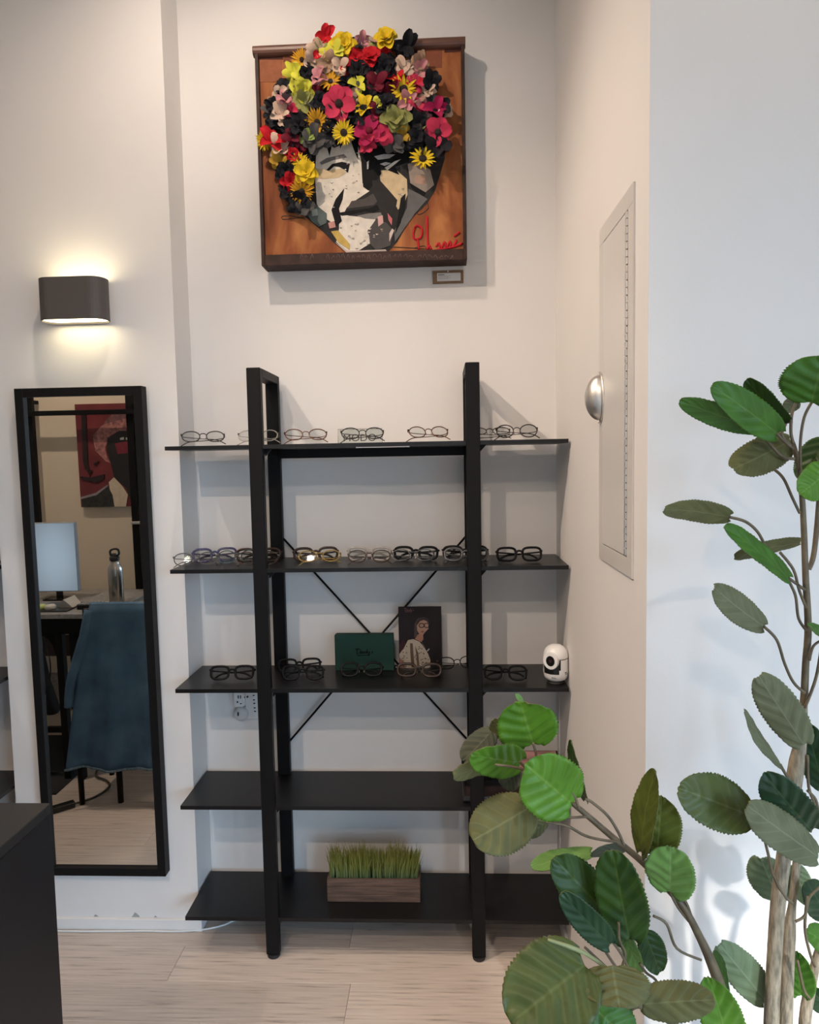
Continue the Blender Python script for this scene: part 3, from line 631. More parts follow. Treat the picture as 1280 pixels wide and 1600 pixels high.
for px, yy, sh_, shp, col, fo, yaw, tilt, lift, lab in GL:
    g = make_glasses(shp, col, fo); tag(g, lab, 'eyeglasses', 'eyeglasses on the black shelves')
    p = at(px, 800, 1, yy)
    zpx = at(px, 880, 1, yy)
    # x at the height of the shelf top
    z = ZS[sh_]; p = min((at(px, q, 1, yy) for q in range(640, 1120, 4)), key=lambda v: abs(v.z-z))
    t = -R(tilt)
    g.rotation_euler = (t, 0, R(yaw)); 
    r = SHAPES[shp][3]
    g.location = (p.x, yy, z+.0004+lift); g.scale = (1.08, 1.08, 1.08)
    bpy.context.view_layer.update()
    zmin = min((g.matrix_world @ c.matrix_local @ v.co).z for c in g.children for v in c.data.vertices)
    g.location.z += z+.0004+lift-zmin

# ================================================================== acrylic name block on the top shelf
def text_mesh(txt, size, ext=.0003):
    c = bpy.data.curves.new('t', 'FONT'); c.body = txt; c.size = size; c.extrude = ext; c.align_x = 'CENTER'; c.align_y = 'CENTER'
    o = bpy.data.objects.new('t', c); C.objects.link(o); bpy.context.view_layer.update()
    me = bpy.data.meshes.new_from_object(o.evaluated_get(bpy.context.evaluated_depsgraph_get())); bpy.data.objects.remove(o); return me
a, b = at(528, 671, 1, 2.25), at(597, 671, 1, 2.25)
blk = thing('acrylic_block', 'clear acrylic name block with dark lettering on the top shelf', 'name block', ((a.x+b.x)/2, 2.25, ZS[0]))
acr = bpy.data.materials.new('clear_acrylic'); acr.use_nodes = True
_nt = acr.node_tree; _nt.nodes.clear(); _o = _nt.nodes.new('ShaderNodeOutputMaterial'); _mx = _nt.nodes.new('ShaderNodeMixShader'); _mx.inputs[0].default_value = .04
_t = _nt.nodes.new('ShaderNodeBsdfTransparent'); _t.inputs[0].default_value = (.88, .90, .88, 1); _g = _nt.nodes.new('ShaderNodeBsdfGlossy'); _g.inputs['Roughness'].default_value = .05
_nt.links.new(_t.outputs[0], _mx.inputs[1]); _nt.links.new(_g.outputs[0], _mx.inputs[2]); _nt.links.new(_mx.outputs[0], _o.inputs[0])
part('block', (a.x, 2.25, ZS[0]), (b.x, 2.268, a.z), acr, blk, bevel=.0008)
edge_m = mat('acrylic_edge', (.20, .17, .15), .2)
ed = MB()
ed.tube([(a.x, 2.2495, ZS[0]), (a.x, 2.2495, a.z), (b.x, 2.2495, a.z), (b.x, 2.2495, ZS[0])], .0008, 4); ed.build('polished_edge', edge_m, blk)
t = bpy.data.objects.new('lettering', text_mesh('MODO', .033)); C.objects.link(t); t.parent = blk; t.data.materials.append(mat('letter_dark', (.05, .045, .045), .4))
pc = at(562, 684.5, 1, 2.2485); t.location = (pc.x-OFF[blk.name].x, -.0012, pc.z-ZS[0]); t.rotation_euler = (math.pi/2, 0, 0); t.scale = (1.0, .95, 1)

# ================================================================== green box and portrait card
YG = 2.318
a, b, c = at(524, 1046, 1, YG), at(616, 1046, 1, YG), at(570, 992, 1, YG)
gb = thing('gift_box', 'dark green rectangular box with black script lettering on the third shelf', 'box', ((a.x+b.x)/2, YG, ZS[2]))
gm = mat('dark_green_card', (.012, .042, .032), .7, spec=.2, noise=.12, nscale=10)
part('box_body', (a.x+.0015, YG+.002, ZS[2]), (b.x-.0015, YG+.035, c.z-.001), gm, gb)
part('box_lid', (a.x, YG, ZS[2]+.0005), (b.x, YG+.020, c.z), gm, gb, bevel=.0015)
def script(w, cx, cz, y):
    """the hand-lettered word, strokes in a unit frame about 10 wide"""
    L = [[(.2, 2.5), (.8, 3.0), (1.8, 2.9)], [(1.3, 2.9), (1.1, 1.5), (.9, .4)], [(.6, .4), (1.6, .3), (2.6, 1.2), (2.6, 2.4), (1.9, 3.0), (1.2, 2.8)],
         [(3.7, 1.5), (3.1, 1.4), (2.9, .7), (3.3, .5), (3.8, 1.4), (3.8, .6), (4.1, .6)], [(4.2, 1.5), (4.3, .6), (4.6, 1.3), (4.9, 1.4), (5.0, .6)],
         [(6.0, 1.3), (5.4, 1.3), (5.3, .7), (5.7, .6), (6.2, 1.6), (6.4, 3.0), (6.2, .7)], [(6.7, 1.5), (6.8, .7), (7.2, .8), (7.5, 1.5), (7.4, .2), (7.0, -.7), (6.7, -.3), (7.6, .5)],
         [(8.4, 3.2), (8.3, 2.5)], [(9.2, 1.6), (8.8, 1.4), (9.2, .9), (8.8, .5)], [(1.2, -.6), (4, -.4), (6.2, -.5)]]
    k = w/10
    return [[(cx+(x-5)*k, y, cz+(z-1)*k) for x, z in l] for l in L]
def lettering(lines, r, m, parent):
    mb = MB()
    for ln in lines: mb.tube(spline(ln, 3), r, 4)
    return mb.build('lettering', m, parent)
p = at(570, 1019.5, 1, YG)
lettering(script(.064, p.x, p.z, YG-.0003), .0015, mat('black_foil', (.004, .005, .005), .3), gb)
YC = 2.345
a, b, c = at(625, 1040, 1, YC), at(691, 1040, 1, YC), at(656, 948, 1, YC)
cd = thing('portrait_card', 'dark printed card of a woman in black glasses and patterned blouse', 'card', ((a.x+b.x)/2, YC, ZS[2]))
part('card_board', (a.x-.002, YC, ZS[2]), (b.x, YC+.006, c.z), mat('card_dark', (.016, .010, .011), .6, spec=.2, noise=.4, nscale=7), cd, bevel=.0005)
def kz(zx, zy): p = at(610+zx/12.31, 940+zy/12.31, 1, YC); return (p.x, p.z)
CL = [0]
def prt(name, pts, col, noise=.1, ns=80):
    CL[0] += 1
    MB().prism([kz(*q) for q in pts], YC-.0002-CL[0]*.00006, YC+.0005).build(name, mat('print_%02x%02x%02x' % tuple(int(v*255) for v in col), tuple(.8*v for v in col), .6, noise=noise, nscale=ns, spec=.2), cd)
prt('printed_glow', [(165, 1270), (165, 820), (260, 720), (330, 900), (330, 1270)], (.05, .018, .022))
prt('printed_hair', [(455, 690), (470, 420), (530, 320), (660, 295), (735, 360), (755, 470), (700, 420), (560, 400), (520, 500), (520, 690)], (.075, .055, .045))
prt('printed_face', [(510, 450), (560, 370), (640, 340), (700, 370), (730, 430), (735, 520), (660, 600), (630, 645), (560, 640), (520, 560)], (.42, .24, .17))
prt('printed_hair_top', [(500, 470), (515, 380), (560, 320), (650, 295), (725, 335), (752, 430), (715, 385), (640, 352), (575, 375), (530, 430)], (.05, .032, .028))
prt('printed_neck', [(530, 630), (630, 640), (635, 720), (600, 780), (540, 750), (470, 720)], (.40, .19, .125))
prt('printed_blouse', [(170, 1010), (260, 900), (340, 740), (440, 720), (560, 770), (640, 860), (720, 990), (770, 1120), (770, 1260), (690, 1290), (300, 1290), (250, 1130), (180, 1160)], (.52, .43, .33))
prt('printed_arm', [(165, 1060), (225, 1120), (290, 1190), (290, 1280), (170, 1280)], (.30, .15, .12))
for q in ([(380, 800), (430, 800), (470, 1270), (410, 1270), (385, 1000)], [(480, 850), (540, 1000), (560, 1260), (520, 1270)], [(600, 760), (680, 900), (640, 880)]): prt('printed_fold', q, (.14, .09, .06))
for k in range(54):
    zx, zy = random.uniform(230, 740), random.uniform(830, 1250)
    if zy < 1000 and abs(zx-440) > (zy-680)*.75: continue
    if 380 < zx < 470: continue
    prt('printed_dot', [(zx-12, zy), (zx, zy-14), (zx+12, zy), (zx, zy+14)], (.10, .065, .05), 0)
prt('printed_collar', [(700, 945), (745, 900), (755, 910), (720, 955)], (.55, .5, .45))
gl = MB()
for cx in (600, 700):
    pts = [kz(cx+48*math.cos(t*math.pi/7), 455+42*math.sin(t*math.pi/7)) for t in range(14)]
    gl.tube([(x, YC-.0025, z) for x, z in pts], .0011, 4, closed=True)
gl.build('printed_glasses', mat('ink', ()), cd)
prt('printed_lips', [(585, 580), (625, 562), (645, 575), (610, 592)], (.30, .08, .075))
k0, k1 = kz(230, 190), kz(500, 150)
lettering(script(.034, (k0[0]+k1[0])/2, k1[1]-.003, YC-.0004), .0006, mat('dim_red_ink', (.16, .085, .08), .5), cd)

# ================================================================== security camera
p = at(868, 1067, 2, ZS[2]); cc = Vector((p.x+.002, 2.190, ZS[2]))
sec = thing('security_camera', 'white rounded security camera with black eye at the end of the third shelf', 'camera', cc)
face = R(-90-33)
rr = .0375
prof = [(.0, .008), (.022, .0085), (.031, .013), (.0355, .022), (rr, .034), (rr, .047), (rr, .055), (rr, .063), (rr, .071), (rr, .078)]
def kb(a, z):
    d = math.atan2(math.sin(a-face), math.cos(a-face))
    return not (abs(d) < R(47) and z > .034+.012*(abs(d)/R(47))**3)
MB().lathe(prof, 48, cc, keep=kb).build('shell', white_pl, sec, smooth=True)
MB().lathe([(0, .012), (.030, .014), (.0345, .034), (.0345, .085), (0, .085)], 32, cc).build('recess', dark_pl, sec, smooth=True)
MB().lathe([(.0, .0795), (rr, .0795), (rr, .084), (.0365, .092), (.033, .102), (.026, .111), (.016, .117), (0, .1185)], 40, cc).build('head', white_pl, sec, smooth=True)
fd = Vector((math.cos(face), math.sin(face), 0)); 
def ring(rad, d0, d1, z, mi, name, par, sq=1.12):
    rtv = Vector((-fd.y, fd.x, 0)); n = 28; vs = []
    for d in (d0, d1):
        for k in range(n):
            t = 2*math.pi*k/n; vs.append(cc+fd*d+rtv*rad*math.cos(t)+Vector((0, 0, z+rad*sq*math.sin(t))))
    return MB().add(vs, [tuple(range(n)), tuple(range(2*n-1, n-1, -1))]+[(k, (k+1) % n, n+(k+1) % n, n+k) for k in range(n)]).build(name, mi, par, bevel=.0008)
hd = ring(.0240, .010, .0385, .0760, white_pl, 'face_ring', sec)
ring(.0145, .036, .0391, .0750, dark_pl, 'lens', hd)
ring(.0050, .038, .0394, .0750, mat('lens_core', (.03, .008, .008), .5), 'lens_core', hd)
MB().lathe([(0, 0), (.026, 0), (.027, .002), (.024, .009), (0, .009)], 28, cc).build('base', rubber, sec)
ang = R(-90+6)
m = MB(); 
for k in range(7):
    aa = R(-118+k*3.2); q = cc+Vector((math.cos(aa), math.sin(aa), 0))*(rr*.93); m.box((q.x-.0007, q.y-.003, cc.z+.0225+.0004*(k % 3)), (q.x+.0007, q.y+.001, cc.z+.0255-k*.0002))
m.build('printed_name', mat('grey_print', (.12, .12, .12), .5), sec)
m = MB()
for k, (da, dz, hh) in enumerate(((0, .036, .004), (2, .0365, .003), (5, .036, .004), (0, .0315, .0016), (3, .032, .0016), (6, .0325, .0016), (8, .0315, .0016))):
    aa = R(-50+da*2); q = cc+Vector((math.cos(aa), math.sin(aa), 0))*(rr*.99); m.box((q.x-.0011, q.y-.0012, cc.z+dz), (q.x+.0011, q.y+.0006, cc.z+dz+hh))
m.build('printed_mark', mat('grey_print', ()), sec)

# ================================================================== display tray on the fourth shelf
xa, xb = .048, .362
dt = thing('display_tray', 'black display tray with pink printed card behind the plant leaves on the fourth shelf', 'display', ((xa+xb)/2, 2.23, ZS[3]))
tray_m = mat('gloss_black', (.009, .0095, .012), .22)
part('tray_base', (xa, 2.162, ZS[3]+.0003), (xb, 2.31, ZS[3]+.010), tray_m, dt)
part('tray_front', (xa, 2.152, ZS[3]+.0102), (xb, 2.160, ZS[3]+.026), tray_m, dt)
for x in (xa, xb-.008): part('tray_side', (x, 2.1605, ZS[3]+.0102), (x+.008, 2.302, ZS[3]+.024), tray_m, dt)
part('tray_back', (xa, 2.302, ZS[3]+.0102), (xb, 2.31, ZS[3]+.105), tray_m, dt)
for x in (xa+.028, xa+.118): part('tray_highlight', (x, 2.1505, ZS[3]+.012), (x+.07, 2.1525, ZS[3]+.024), mat('blue_grey_highlight', (.03, .035, .055), .15), dt)  # highlights on the tray front, put into colour as blue-grey strips
pk = part('print_card', (xa+.008, 2.294, ZS[3]+.030), (xb-.008, 2.2995, ZS[3]+.108), mat('pink_print', (.42, .20, .18), .45, noise=.45, nscale=26, stretch=(1, 1, 2.5)), dt, bevel=0)
m = MB()
for cx in (.115, .185, .30): m.tube([(cx+.030*math.cos(t*math.pi/8), 2.2935, ZS[3]+.066+.022*math.sin(t*math.pi/8)) for t in range(16)], .003, 5, closed=True)
m.tube([(.33, 2.2935, ZS[3]+.085), (.352, 2.2935, ZS[3]+.082)], .003, 5); m.tube([(.06, 2.2935, ZS[3]+.074), (.10, 2.2935, ZS[3]+.080)], .003, 5)
m.build('printed_frames', mat('ink', ()), pk)

# ================================================================== grass planter
gx0, gx1, gy0, gy1, gz = -.393, -.092, 2.218, 2.305, ZS[4]
gp = thing('grass_planter', 'brown wooden trough of artificial green grass on the bottom shelf', 'planter', ((gx0+gx1)/2, (gy0+gy1)/2, gz))
wood_m = mat('weathered_wood', (.115, .070, .050), .7, noise=.4, nscale=4, stretch=(3, 30, 34), bump=.5, bscale=12)
hz = .078
for k in range(3): part('front_slat', (gx0, gy0, gz+.0005+k*hz/3), (gx1, gy0+.008, gz+(k+1)*hz/3-.0006), wood_m, gp, bevel=.0008)
for k in range(3): part('back_slat', (gx0, gy1-.008, gz+.0005+k*hz/3), (gx1, gy1, gz+(k+1)*hz/3-.0006), wood_m, gp, bevel=.0008)
for x in (gx0, gx1-.008): part('end_panel', (x, gy0+.0085, gz), (x+.008, gy1-.0085, gz+hz), wood_m, gp)
part('soil', (gx0+.0085, gy0+.0085, gz+.002), (gx1-.0085, gy1-.0085, gz+hz-.012), mat('dark_foam', (.01, .012, .008), .9), gp)
gr = MB()
grd = bpy.data.materials.new('grass_blades'); grd.use_nodes = True
nt = grd.node_tree; b = nt.nodes['Principled BSDF']; tc = nt.nodes.new('ShaderNodeTexCoord'); sp = nt.nodes.new('ShaderNodeSeparateXYZ'); mr = nt.nodes.new('ShaderNodeMapRange'); rp = nt.nodes.new('ShaderNodeValToRGB')
nt.links.new(tc.outputs['Object'], sp.inputs[0]); nt.links.new(sp.outputs[2], mr.inputs[0]); mr.inputs[1].default_value = .07; mr.inputs[2].default_value = .18
nt.links.new(mr.outputs[0], rp.inputs[0]); nt.links.new(rp.outputs[0], b.inputs['Base Color']); e = rp.color_ramp.elements
e[0].color = (.045, .095, .045, 1); e[1].color = (.22, .18, .03, 1); k = e.new(.5); k.color = (.19, .21, .035, 1); b.inputs['Roughness'].default_value = .5
rg = random.Random(3)
for i in range(1000):
    x, y = rg.uniform(gx0+.008, gx1-.008), rg.uniform(gy0+.006, gy1-.008)
    h = rg.uniform(.070, .108)*(1+.08*math.sin(x*60)); ax = rg.gauss(0, .011)+((x-(gx0+gx1)/2)*.07); ay = rg.gauss(0, .009); w = rg.uniform(.0014, .0026); a = rg.uniform(-.7, .7)
    z = gz+hz-.014; vs = []
    for u in (0, .4, .75, 1.0):
        c = Vector((x+ax*u*u, y+ay*u*u, z+h*u)); d = Vector((math.cos(a), math.sin(a), 0))*w*(1-u**1.6)
        vs += [c-d, c+d] if u < 1 else [c]
    gr.add(vs, [(0, 1, 3, 2), (2, 3, 5, 4), (4, 5, 6)])
gro = gr.build('grass', grd, gp, recalc=False); gro['kind'] = 'stuff'
tg = MB().box((gx1-.012, gy1-.02, gz+hz-.02), (gx1-.006, gy1-.012, gz+hz+.028)); tg.build('dark_tab', dark_pl, gp)

# ================================================================== wall socket with adapter, cables
p0, p1 = at(367, 1086, 1, YB), at(403, 1124, 1, YB)
wx = at(386, 1100, 1, YB)
ol = thing('power_strip', 'white plug adapter and socket strip on the wall under the third shelf', 'socket', (wx.x, YB, .67))
part('socket_plate', (wx.x-.004, YB-.012, .672), (wx.x+.075, YB, .800), white_pl, ol, bevel=.003)
m = MB().lathe([(0, 0), (.022, 0), (.024, .004), (.024, .020), (.020, .026), (0, .026)], 24, (0, 0, 0))
m.v = [Vector((wx.x-.016+v.x, YB-v.z, .694+v.y)) for v in m.v]; ad = m.build('round_plug', mat('plug_plastic', (.62, .62, .61), .35), ol, smooth=True)
m = MB().box((wx.x-.038, YB-.03, .722), (wx.x-.002, YB, .80)); m.build('adapter_body', white_pl, ol, bevel=.004, seg=2)
m = MB()
for (qx, qy, w, h) in ((372.3, 1089, 1.4, 5), (376, 1089, 1.3, 5), (382, 1090, 1, 1.4), (386.5, 1089, 2, 2.4), (371, 1097, 2, 2.6), (376.5, 1099.5, 2.5, 1.4), (372, 1116, 1.6, 5.5)):
    q = at(qx, qy, 1, YB-.0312); k = YB/FPX/2
    m.box((q.x-w*k, YB-.0318, q.z-h*k), (q.x+w*k, YB-.026, q.z+h*k))
for i, qy in enumerate((1086.5, 1093.5, 1099, 1106, 1111.5)):
    q = at(396.5+i*.55, qy, 1, YB-.0125); k = YB/FPX/2; m.box((q.x-3*k, YB-.0135, q.z-1.5*k), (q.x+3*k, YB-.011, q.z+1.5*k))
m.build('socket_slot', dark_pl, ol)
cab = mat('white_cable', (.72, .71, .69), .4)
pts = [(882, 1076, 2.30), (884, 1090, 2.33), (885, 1120, 2.34), (887, 1180, 2.34), (888, 1240, 2.34), (884, 1300, 2.34), (879, 1330, 2.35), (862, 1362, 2.375), (868, 1376, 2.386), (871, 1390, 2.394), (868, 1436, 2.39)]
cp = [at(x, y, 1, yy) for x, y, yy in pts]; cp = [Vector((min(q.x, XR-.0025), q.y, q.z)) for q in cp]; cp.append(Vector((cp[-1].x-.05, 2.385, .004)))
tag(MB().tube(spline(cp, 6), .0021, 6).build('camera_cable', cab, loc=tuple(cp[-1]), smooth=True), 'thin white cable hanging in the right corner below the security camera', 'cable')
fp = [at(x, y, 2, .0034) for x, y in ((60, 1454), (120, 1455), (180, 1455), (230, 1449.5), (280, 1453), (320, 1452), (350, 1445), (372, 1437))]
fp = [Vector((q.x, min(q.y, YL-.0165) if q.x < XP1 else q.y, q.z)) for q in fp]+[Vector((-.60, 2.34, .0034)), Vector((-.3, 2.38, .0034))]
tag(MB().tube(spline(fp, 6), .0033, 6).build('floor_cable', cab, loc=tuple(fp[0]), smooth=True), 'white cable lying on the floor along the low baseboard', 'cable')

# ================================================================== artificial tree
def leaf_mat(name, base, dark, vein, rough, vs, transl):
    m = bpy.data.materials.new(name); m.use_nodes = True; nt = m.node_tree; b = nt.nodes['Principled BSDF']; L = nt.links
    def M(op, a, b2=None, c=None):
        n = nt.nodes.new('ShaderNodeMath'); n.operation = op
        for i, v in enumerate((a, b2, c)):
            if v is None: continue
            if isinstance(v, (int, float)): n.inputs[i].default_value = v
            else: L.new(v, n.inputs[i])
        return n.outputs[0]
    uv = nt.nodes.new('ShaderNodeUVMap'); uv.uv_map = 'leaf'; sp = nt.nodes.new('ShaderNodeSeparateXYZ'); L.new(uv.outputs[0], sp.inputs[0])
    u, v = sp.outputs[0], sp.outputs[1]
    av = M('ABSOLUTE', v)
    mid = M('SUBTRACT', 1, M('SMOOTHSTEP', .02, .07, av) if False else M('MINIMUM', 1, M('MULTIPLY', av, 16)))
    lat = M('PINGPONG', M('SUBTRACT', M('MULTIPLY', u, 6.0), M('MULTIPLY', av, 1.6)), .5)
    lat = M('SUBTRACT', 1, M('MINIMUM', 1, M('MULTIPLY', lat, 9)))
    vn = M('MULTIPLY', M('MAXIMUM', mid, M('MULTIPLY', lat, .34)), vs)
    tc = nt.nodes.new('ShaderNodeTexCoord'); n = nt.nodes.new('ShaderNodeTexNoise'); n.inputs['Scale'].default_value = 28; n.inputs['Detail'].default_value = 4; L.new(tc.outputs['Object'], n.inputs[0])
    m1 = nt.nodes.new('ShaderNodeMix'); m1.data_type = 'RGBA'; m1.inputs[6].default_value = (*dark, 1); m1.inputs[7].default_value = (*base, 1)
    mr = nt.nodes.new('ShaderNodeMapRange'); mr.inputs[1].default_value = .35; mr.inputs[2].default_value = .65; L.new(n.outputs[0], mr.inputs[0]); L.new(mr.outputs[0], m1.inputs[0])
    m2 = nt.nodes.new('ShaderNodeMix'); m2.data_type = 'RGBA'; L.new(vn, m2.inputs[0]); L.new(m1.outputs[2], m2.inputs[6]); m2.inputs[7].default_value = (*vein, 1)
    L.new(m2.outputs[2], b.inputs['Base Color']); b.inputs['Roughness'].default_value = rough; b.inputs['Specular IOR Level'].default_value = .28
    tr = nt.nodes.new('ShaderNodeBsdfTranslucent'); L.new(m2.outputs[2], tr.inputs[0]); mx = nt.nodes.new('ShaderNodeMixShader'); mx.inputs[0].default_value = transl
    out = nt.nodes['Material Output']; L.new(b.outputs[0], mx.inputs[1]); L.new(tr.outputs[0], mx.inputs[2]); L.new(mx.outputs[0], out.inputs[0])
    return m
TOPS = {'bright': ((.125, .30, .020), (.085, .22, .014), (.26, .42, .08)), 'green': ((.070, .20, .018), (.048, .14, .012), (.17, .30, .06)), 'dark': ((.042, .095, .012), (.022, .060, .010), (.12, .18, .03)),
        'blue': ((.022, .066, .024), (.013, .043, .017), (.08, .14, .05)), 'olive': ((.105, .135, .035), (.075, .10, .026), (.20, .23, .08)), 'light': ((.21, .40, .10), (.16, .32, .07), (.36, .52, .20)), 'yolive': ((.125, .155, .022), (.085, .105, .016), (.24, .27, .07))}
TM = {k: leaf_mat('leaf_'+k, *[tuple(.80*c for c in q) for q in v], .42, .55, .10) for k, v in TOPS.items()}
UNDS = {'uolive': ((.175, .172, .062), (.130, .130, .046), (.28, .28, .13)), 'ugrey': ((.205, .215, .115), (.160, .168, .085), (.34, .35, .22)), 'upale': ((.23, .31, .17), (.18, .25, .13), (.38, .46, .30)), 'udark': ((.085, .095, .055), (.06, .068, .04), (.20, .20, .13))}
UM = {k: leaf_mat('leaf_'+k, *[tuple(.74*c for c in q) for q in v], .65, .65, .08) for k, v in UNDS.items()}
tree = thing('artificial_tree', 'leafy artificial tree with round toothed green leaves at the lower right', 'plant', (.56, 1.10, 0))
def leaf(b, t, w, yb_, yt_, mt, roll=0, bend=.10, cup=.10, seed=0):
    """b, t: pixel of base and tip; w: apparent width in pixels; yb_, yt_: their depths"""
    rd = random.Random(seed)
    B, T = at(b[0], b[1], 1, yb_), at(t[0], t[1], 1, yt_)
    ax = T-B; Ln = ax.length; a = ax.normalized()
    ctr = (B+T)/2; v = (EYEP-ctr).normalized()
    n = v-a*v.dot(a); n.normalize()
    under = mt in UM
    s = a.cross(n)
    n, s = n*math.cos(R(roll))+s*math.sin(R(roll)), s*math.cos(R(roll))-n*math.sin(R(roll))
    hw0 = w/2*ctr.y/FPX/max(.25, math.cos(R(roll)))
    if under: nrm = -n
    else: nrm = n
    nu, nv = 40, 8
    mb = MB(); top = []; uvs = []
    K = 2*nv+1
    ph = rd.uniform(0, 6)
    for i in range(nu+1):
        u = i/nu
        hw = hw0*max(.0004, 1-abs(2*(u*.97+.015)**.86-1)**2.3)**.5*1.02
        for j in range(-nv, nv+1):
            q = j/nv
            k = 1+(.045 if i % 2 else -.02)*(abs(q) == 1)*min(1, 4*u*(1-u)+.2)
            lob = -.055*Ln*(abs(q)**2)*max(0, 1-u*5)          # heart-shaped base
            h = cup*hw0*(q*q)-bend*Ln*((u-.35)**2-.12)+.10*hw0*math.sin(ph+u*5)*q
            h += .075*hw0*.5*(1-math.cos(2*math.pi*(5*u-1.4*abs(q)+.25*math.sin(ph+3*u))))*(1-.3*abs(q))-.03*hw0*(j == 0)
            h += rd.uniform(-.006, .006)*hw0+.05*hw0*math.sin(9*u+ph*2)*q*q
            top.append(B+a*(u*Ln+lob)+s*(q*hw*k)+nrm*h); uvs.append((u, q))
    N = len(top); th = .0010
    fs = []
    for i in range(nu):
        for j in range(2*nv): fs.append((i*K+j, i*K+j+1, (i+1)*K+j+1, (i+1)*K+j))
    mb.add(top, fs, 0); mb.add([p-nrm*th for p in top], [tuple(reversed(f)) for f in fs], 1)
    rim = [j for j in range(K)]+[i*K+K-1 for i in range(1, nu+1)]+[nu*K+j for j in range(K-2, -1, -1)]+[i*K for i in range(nu-1, 0, -1)]
    for k in range(len(rim)):
        p, q = rim[k], rim[(k+1) % len(rim)]; mb.f.append((q, p, p+N, q+N)); mb.m.append(1)
    tm, um = (TM.get(mt) or TM['green']), (UM.get(mt) or UM['uolive'])
    o = mb.build('leaf', [tm, um], tree, smooth=True, recalc=True)
    me = o.data; l = me.uv_layers.new(name='leaf'); vu = uvs+uvs
    for lp in me.loops: l.data[lp.index].uv = vu[lp.vertex_index]
    # keep the top side facing nrm
    if me.polygons[nv].normal.dot(nrm) < 0: me.flip_normals()
    return o
LV = '''1181 668 1064 628 36 1.10 1.06 green 20|1214 677 1116 603 48 1.08 1.04 green 15|1228 662 1167 596 33 1.10 1.07 dark 30|1268 629 1288 557 100 1.08 1.05 green 5|1246 626 1226 642 22 1.14 1.15 ugrey 20|1236 688 1142 736 54 1.11 1.07 uolive 10
1296 735 1251 772 52 1.05 1.03 bright 15|1290 690 1254 752 48 1.12 1.12 dark 20|1140 808 1034 792 34 1.10 1.05 uolive 25|1232 903 1136 821 27 1.08 1.04 green 40|1250 848 1144 868 21 1.14 1.10 uolive 40|1194 979 1111 917 42 1.10 1.06 ugrey 15|1256 1163 1185 1055 58 1.05 1.04 ugrey 5|1219 1194 1158 1111 14 1.08 1.05 ugrey 62|1287 1230 1261 1134 46 1.14 1.14 blue 10|1292 994 1264 976 13 1.08 1.05 green 40
1002 1332 1019 1204 34 1.06 1.04 yolive 45|1027 1329 1034 1247 66 1.07 1.05 yolive 5|1047 1394 1048 1324 74 1.06 1.03 light 8|1166 1272 1064 1232 80 1.06 1.03 olive 8|1267 1296 1196 1213 62 1.05 1.03 blue 12|1278 1338 1165 1258 58 1.02 1.00 ugrey 15|1216 1406 1188 1338 60 1.20 1.19 upale 10|1240 1352 1262 1412 34 1.18 1.18 upale 10|984 1467 957 1331 78 1.01 1.00 dark 8|955 1437 868 1342 70 1.04 1.02 dark 8|953 1475 880 1400 44 .99 .97 blue 15
924 1332 831 1353 27 1.08 1.05 light 40|977 1326 922 1334 17 1.08 1.06 udark 40|972 1447 1000 1522 26 1.07 1.06 light 30|1008 1458 1032 1520 42 1.08 1.07 dark 15|914 1508 798 1598 138 .96 .92 olive 5|957 1509 968 1575 108 .96 .92 uolive 12|1004 1569 1117 1561 56 .96 .94 uolive 15|918 1566 990 1632 78 .98 .96 green 5|1146 1652 1110 1534 66 .99 .97 bright 5
1197 1564 1123 1473 56 1.12 1.10 upale 10|1137 1552 1119 1487 12 1.10 1.09 dark 60|1252 1555 1245 1490 46 1.13 1.12 green 10|1292 1432 1262 1378 46 1.12 1.10 blue 15|833 1162 813 1097 92 1.14 1.12 bright 5|817 1100 807 1084 9 1.15 1.15 light 30|812 1191 738 1180 52 1.12 1.07 bright 35|768 1143 724 1190 42 1.15 1.13 udark 15|774 1195 707 1211 28 1.13 1.10 uolive 40|782 1150 770 1124 20 1.16 1.15 uolive 20|893 1255 823 1196 100 1.06 1.03 bright 3|826 1262 739 1314 86 1.10 1.07 uolive 8|854 1284 825 1306 22 1.13 1.12 uolive 30|811 1204 783 1227 36 1.15 1.14 udark 20|915 1249 888 1160 14 1.10 1.08 dark 60
1300 1480 1262 1455 40 1.14 1.12 green 20|1296 1580 1268 1545 36 1.16 1.15 blue 20'''
for i, ln in enumerate(LV.replace('\n', '|').split('|')):
    q = ln.split(); n_ = [float(v) for v in q[:7]]
    leaf((n_[0], n_[1]), (n_[2], n_[3]), n_[4], n_[5], n_[6], q[7], float(q[8])*(1 if i % 2 else -1), bend=.10+.05*(i % 3), seed=i)
bark = mat('grey_bark', (.27, .225, .16), .85, noise=.42, nscale=55, stretch=(3, 3, .8), bump=1.0, bscale=90, spec=.2)
stem_m = mat('olive_stem', (.115, .085, .045), .55, noise=.3, nscale=60)
def stem(name, pts, m, n=8, lab=None):
    """pts of (px, py, depth, radius px)"""
    P = [at(a, b, 1, d) for a, b, d, r in pts]; k = 5
    rs = []
    for i in range(len(pts)-1): rs += [lerp(pts[i][3], pts[i+1][3], j/k)*lerp(pts[i][2], pts[i+1][2], j/k)/FPX for j in range(k)]
    rs.append(pts[-1][3]*pts[-1][2]/FPX)
    return MB().tube(spline(P, k), rs, n).build(name, m, tree, smooth=True)
def root(px, py, d, r): return (px, py, d, r)
T1 = [(1196, 2600, 1.10, 14), (1200, 1900, 1.10, 12.5), (1205, 1620, 1.10, 12), (1210, 1500, 1.10, 11.5), (1217, 1400, 1.10, 11.5), (1226, 1330, 1.10, 11), (1238, 1240, 1.10, 12.5), (1246, 1190, 1.10, 12), (1254, 1140, 1.10, 7), (1256, 1100, 1.10, 5.5)]
stem('trunk', T1, bark, 14)
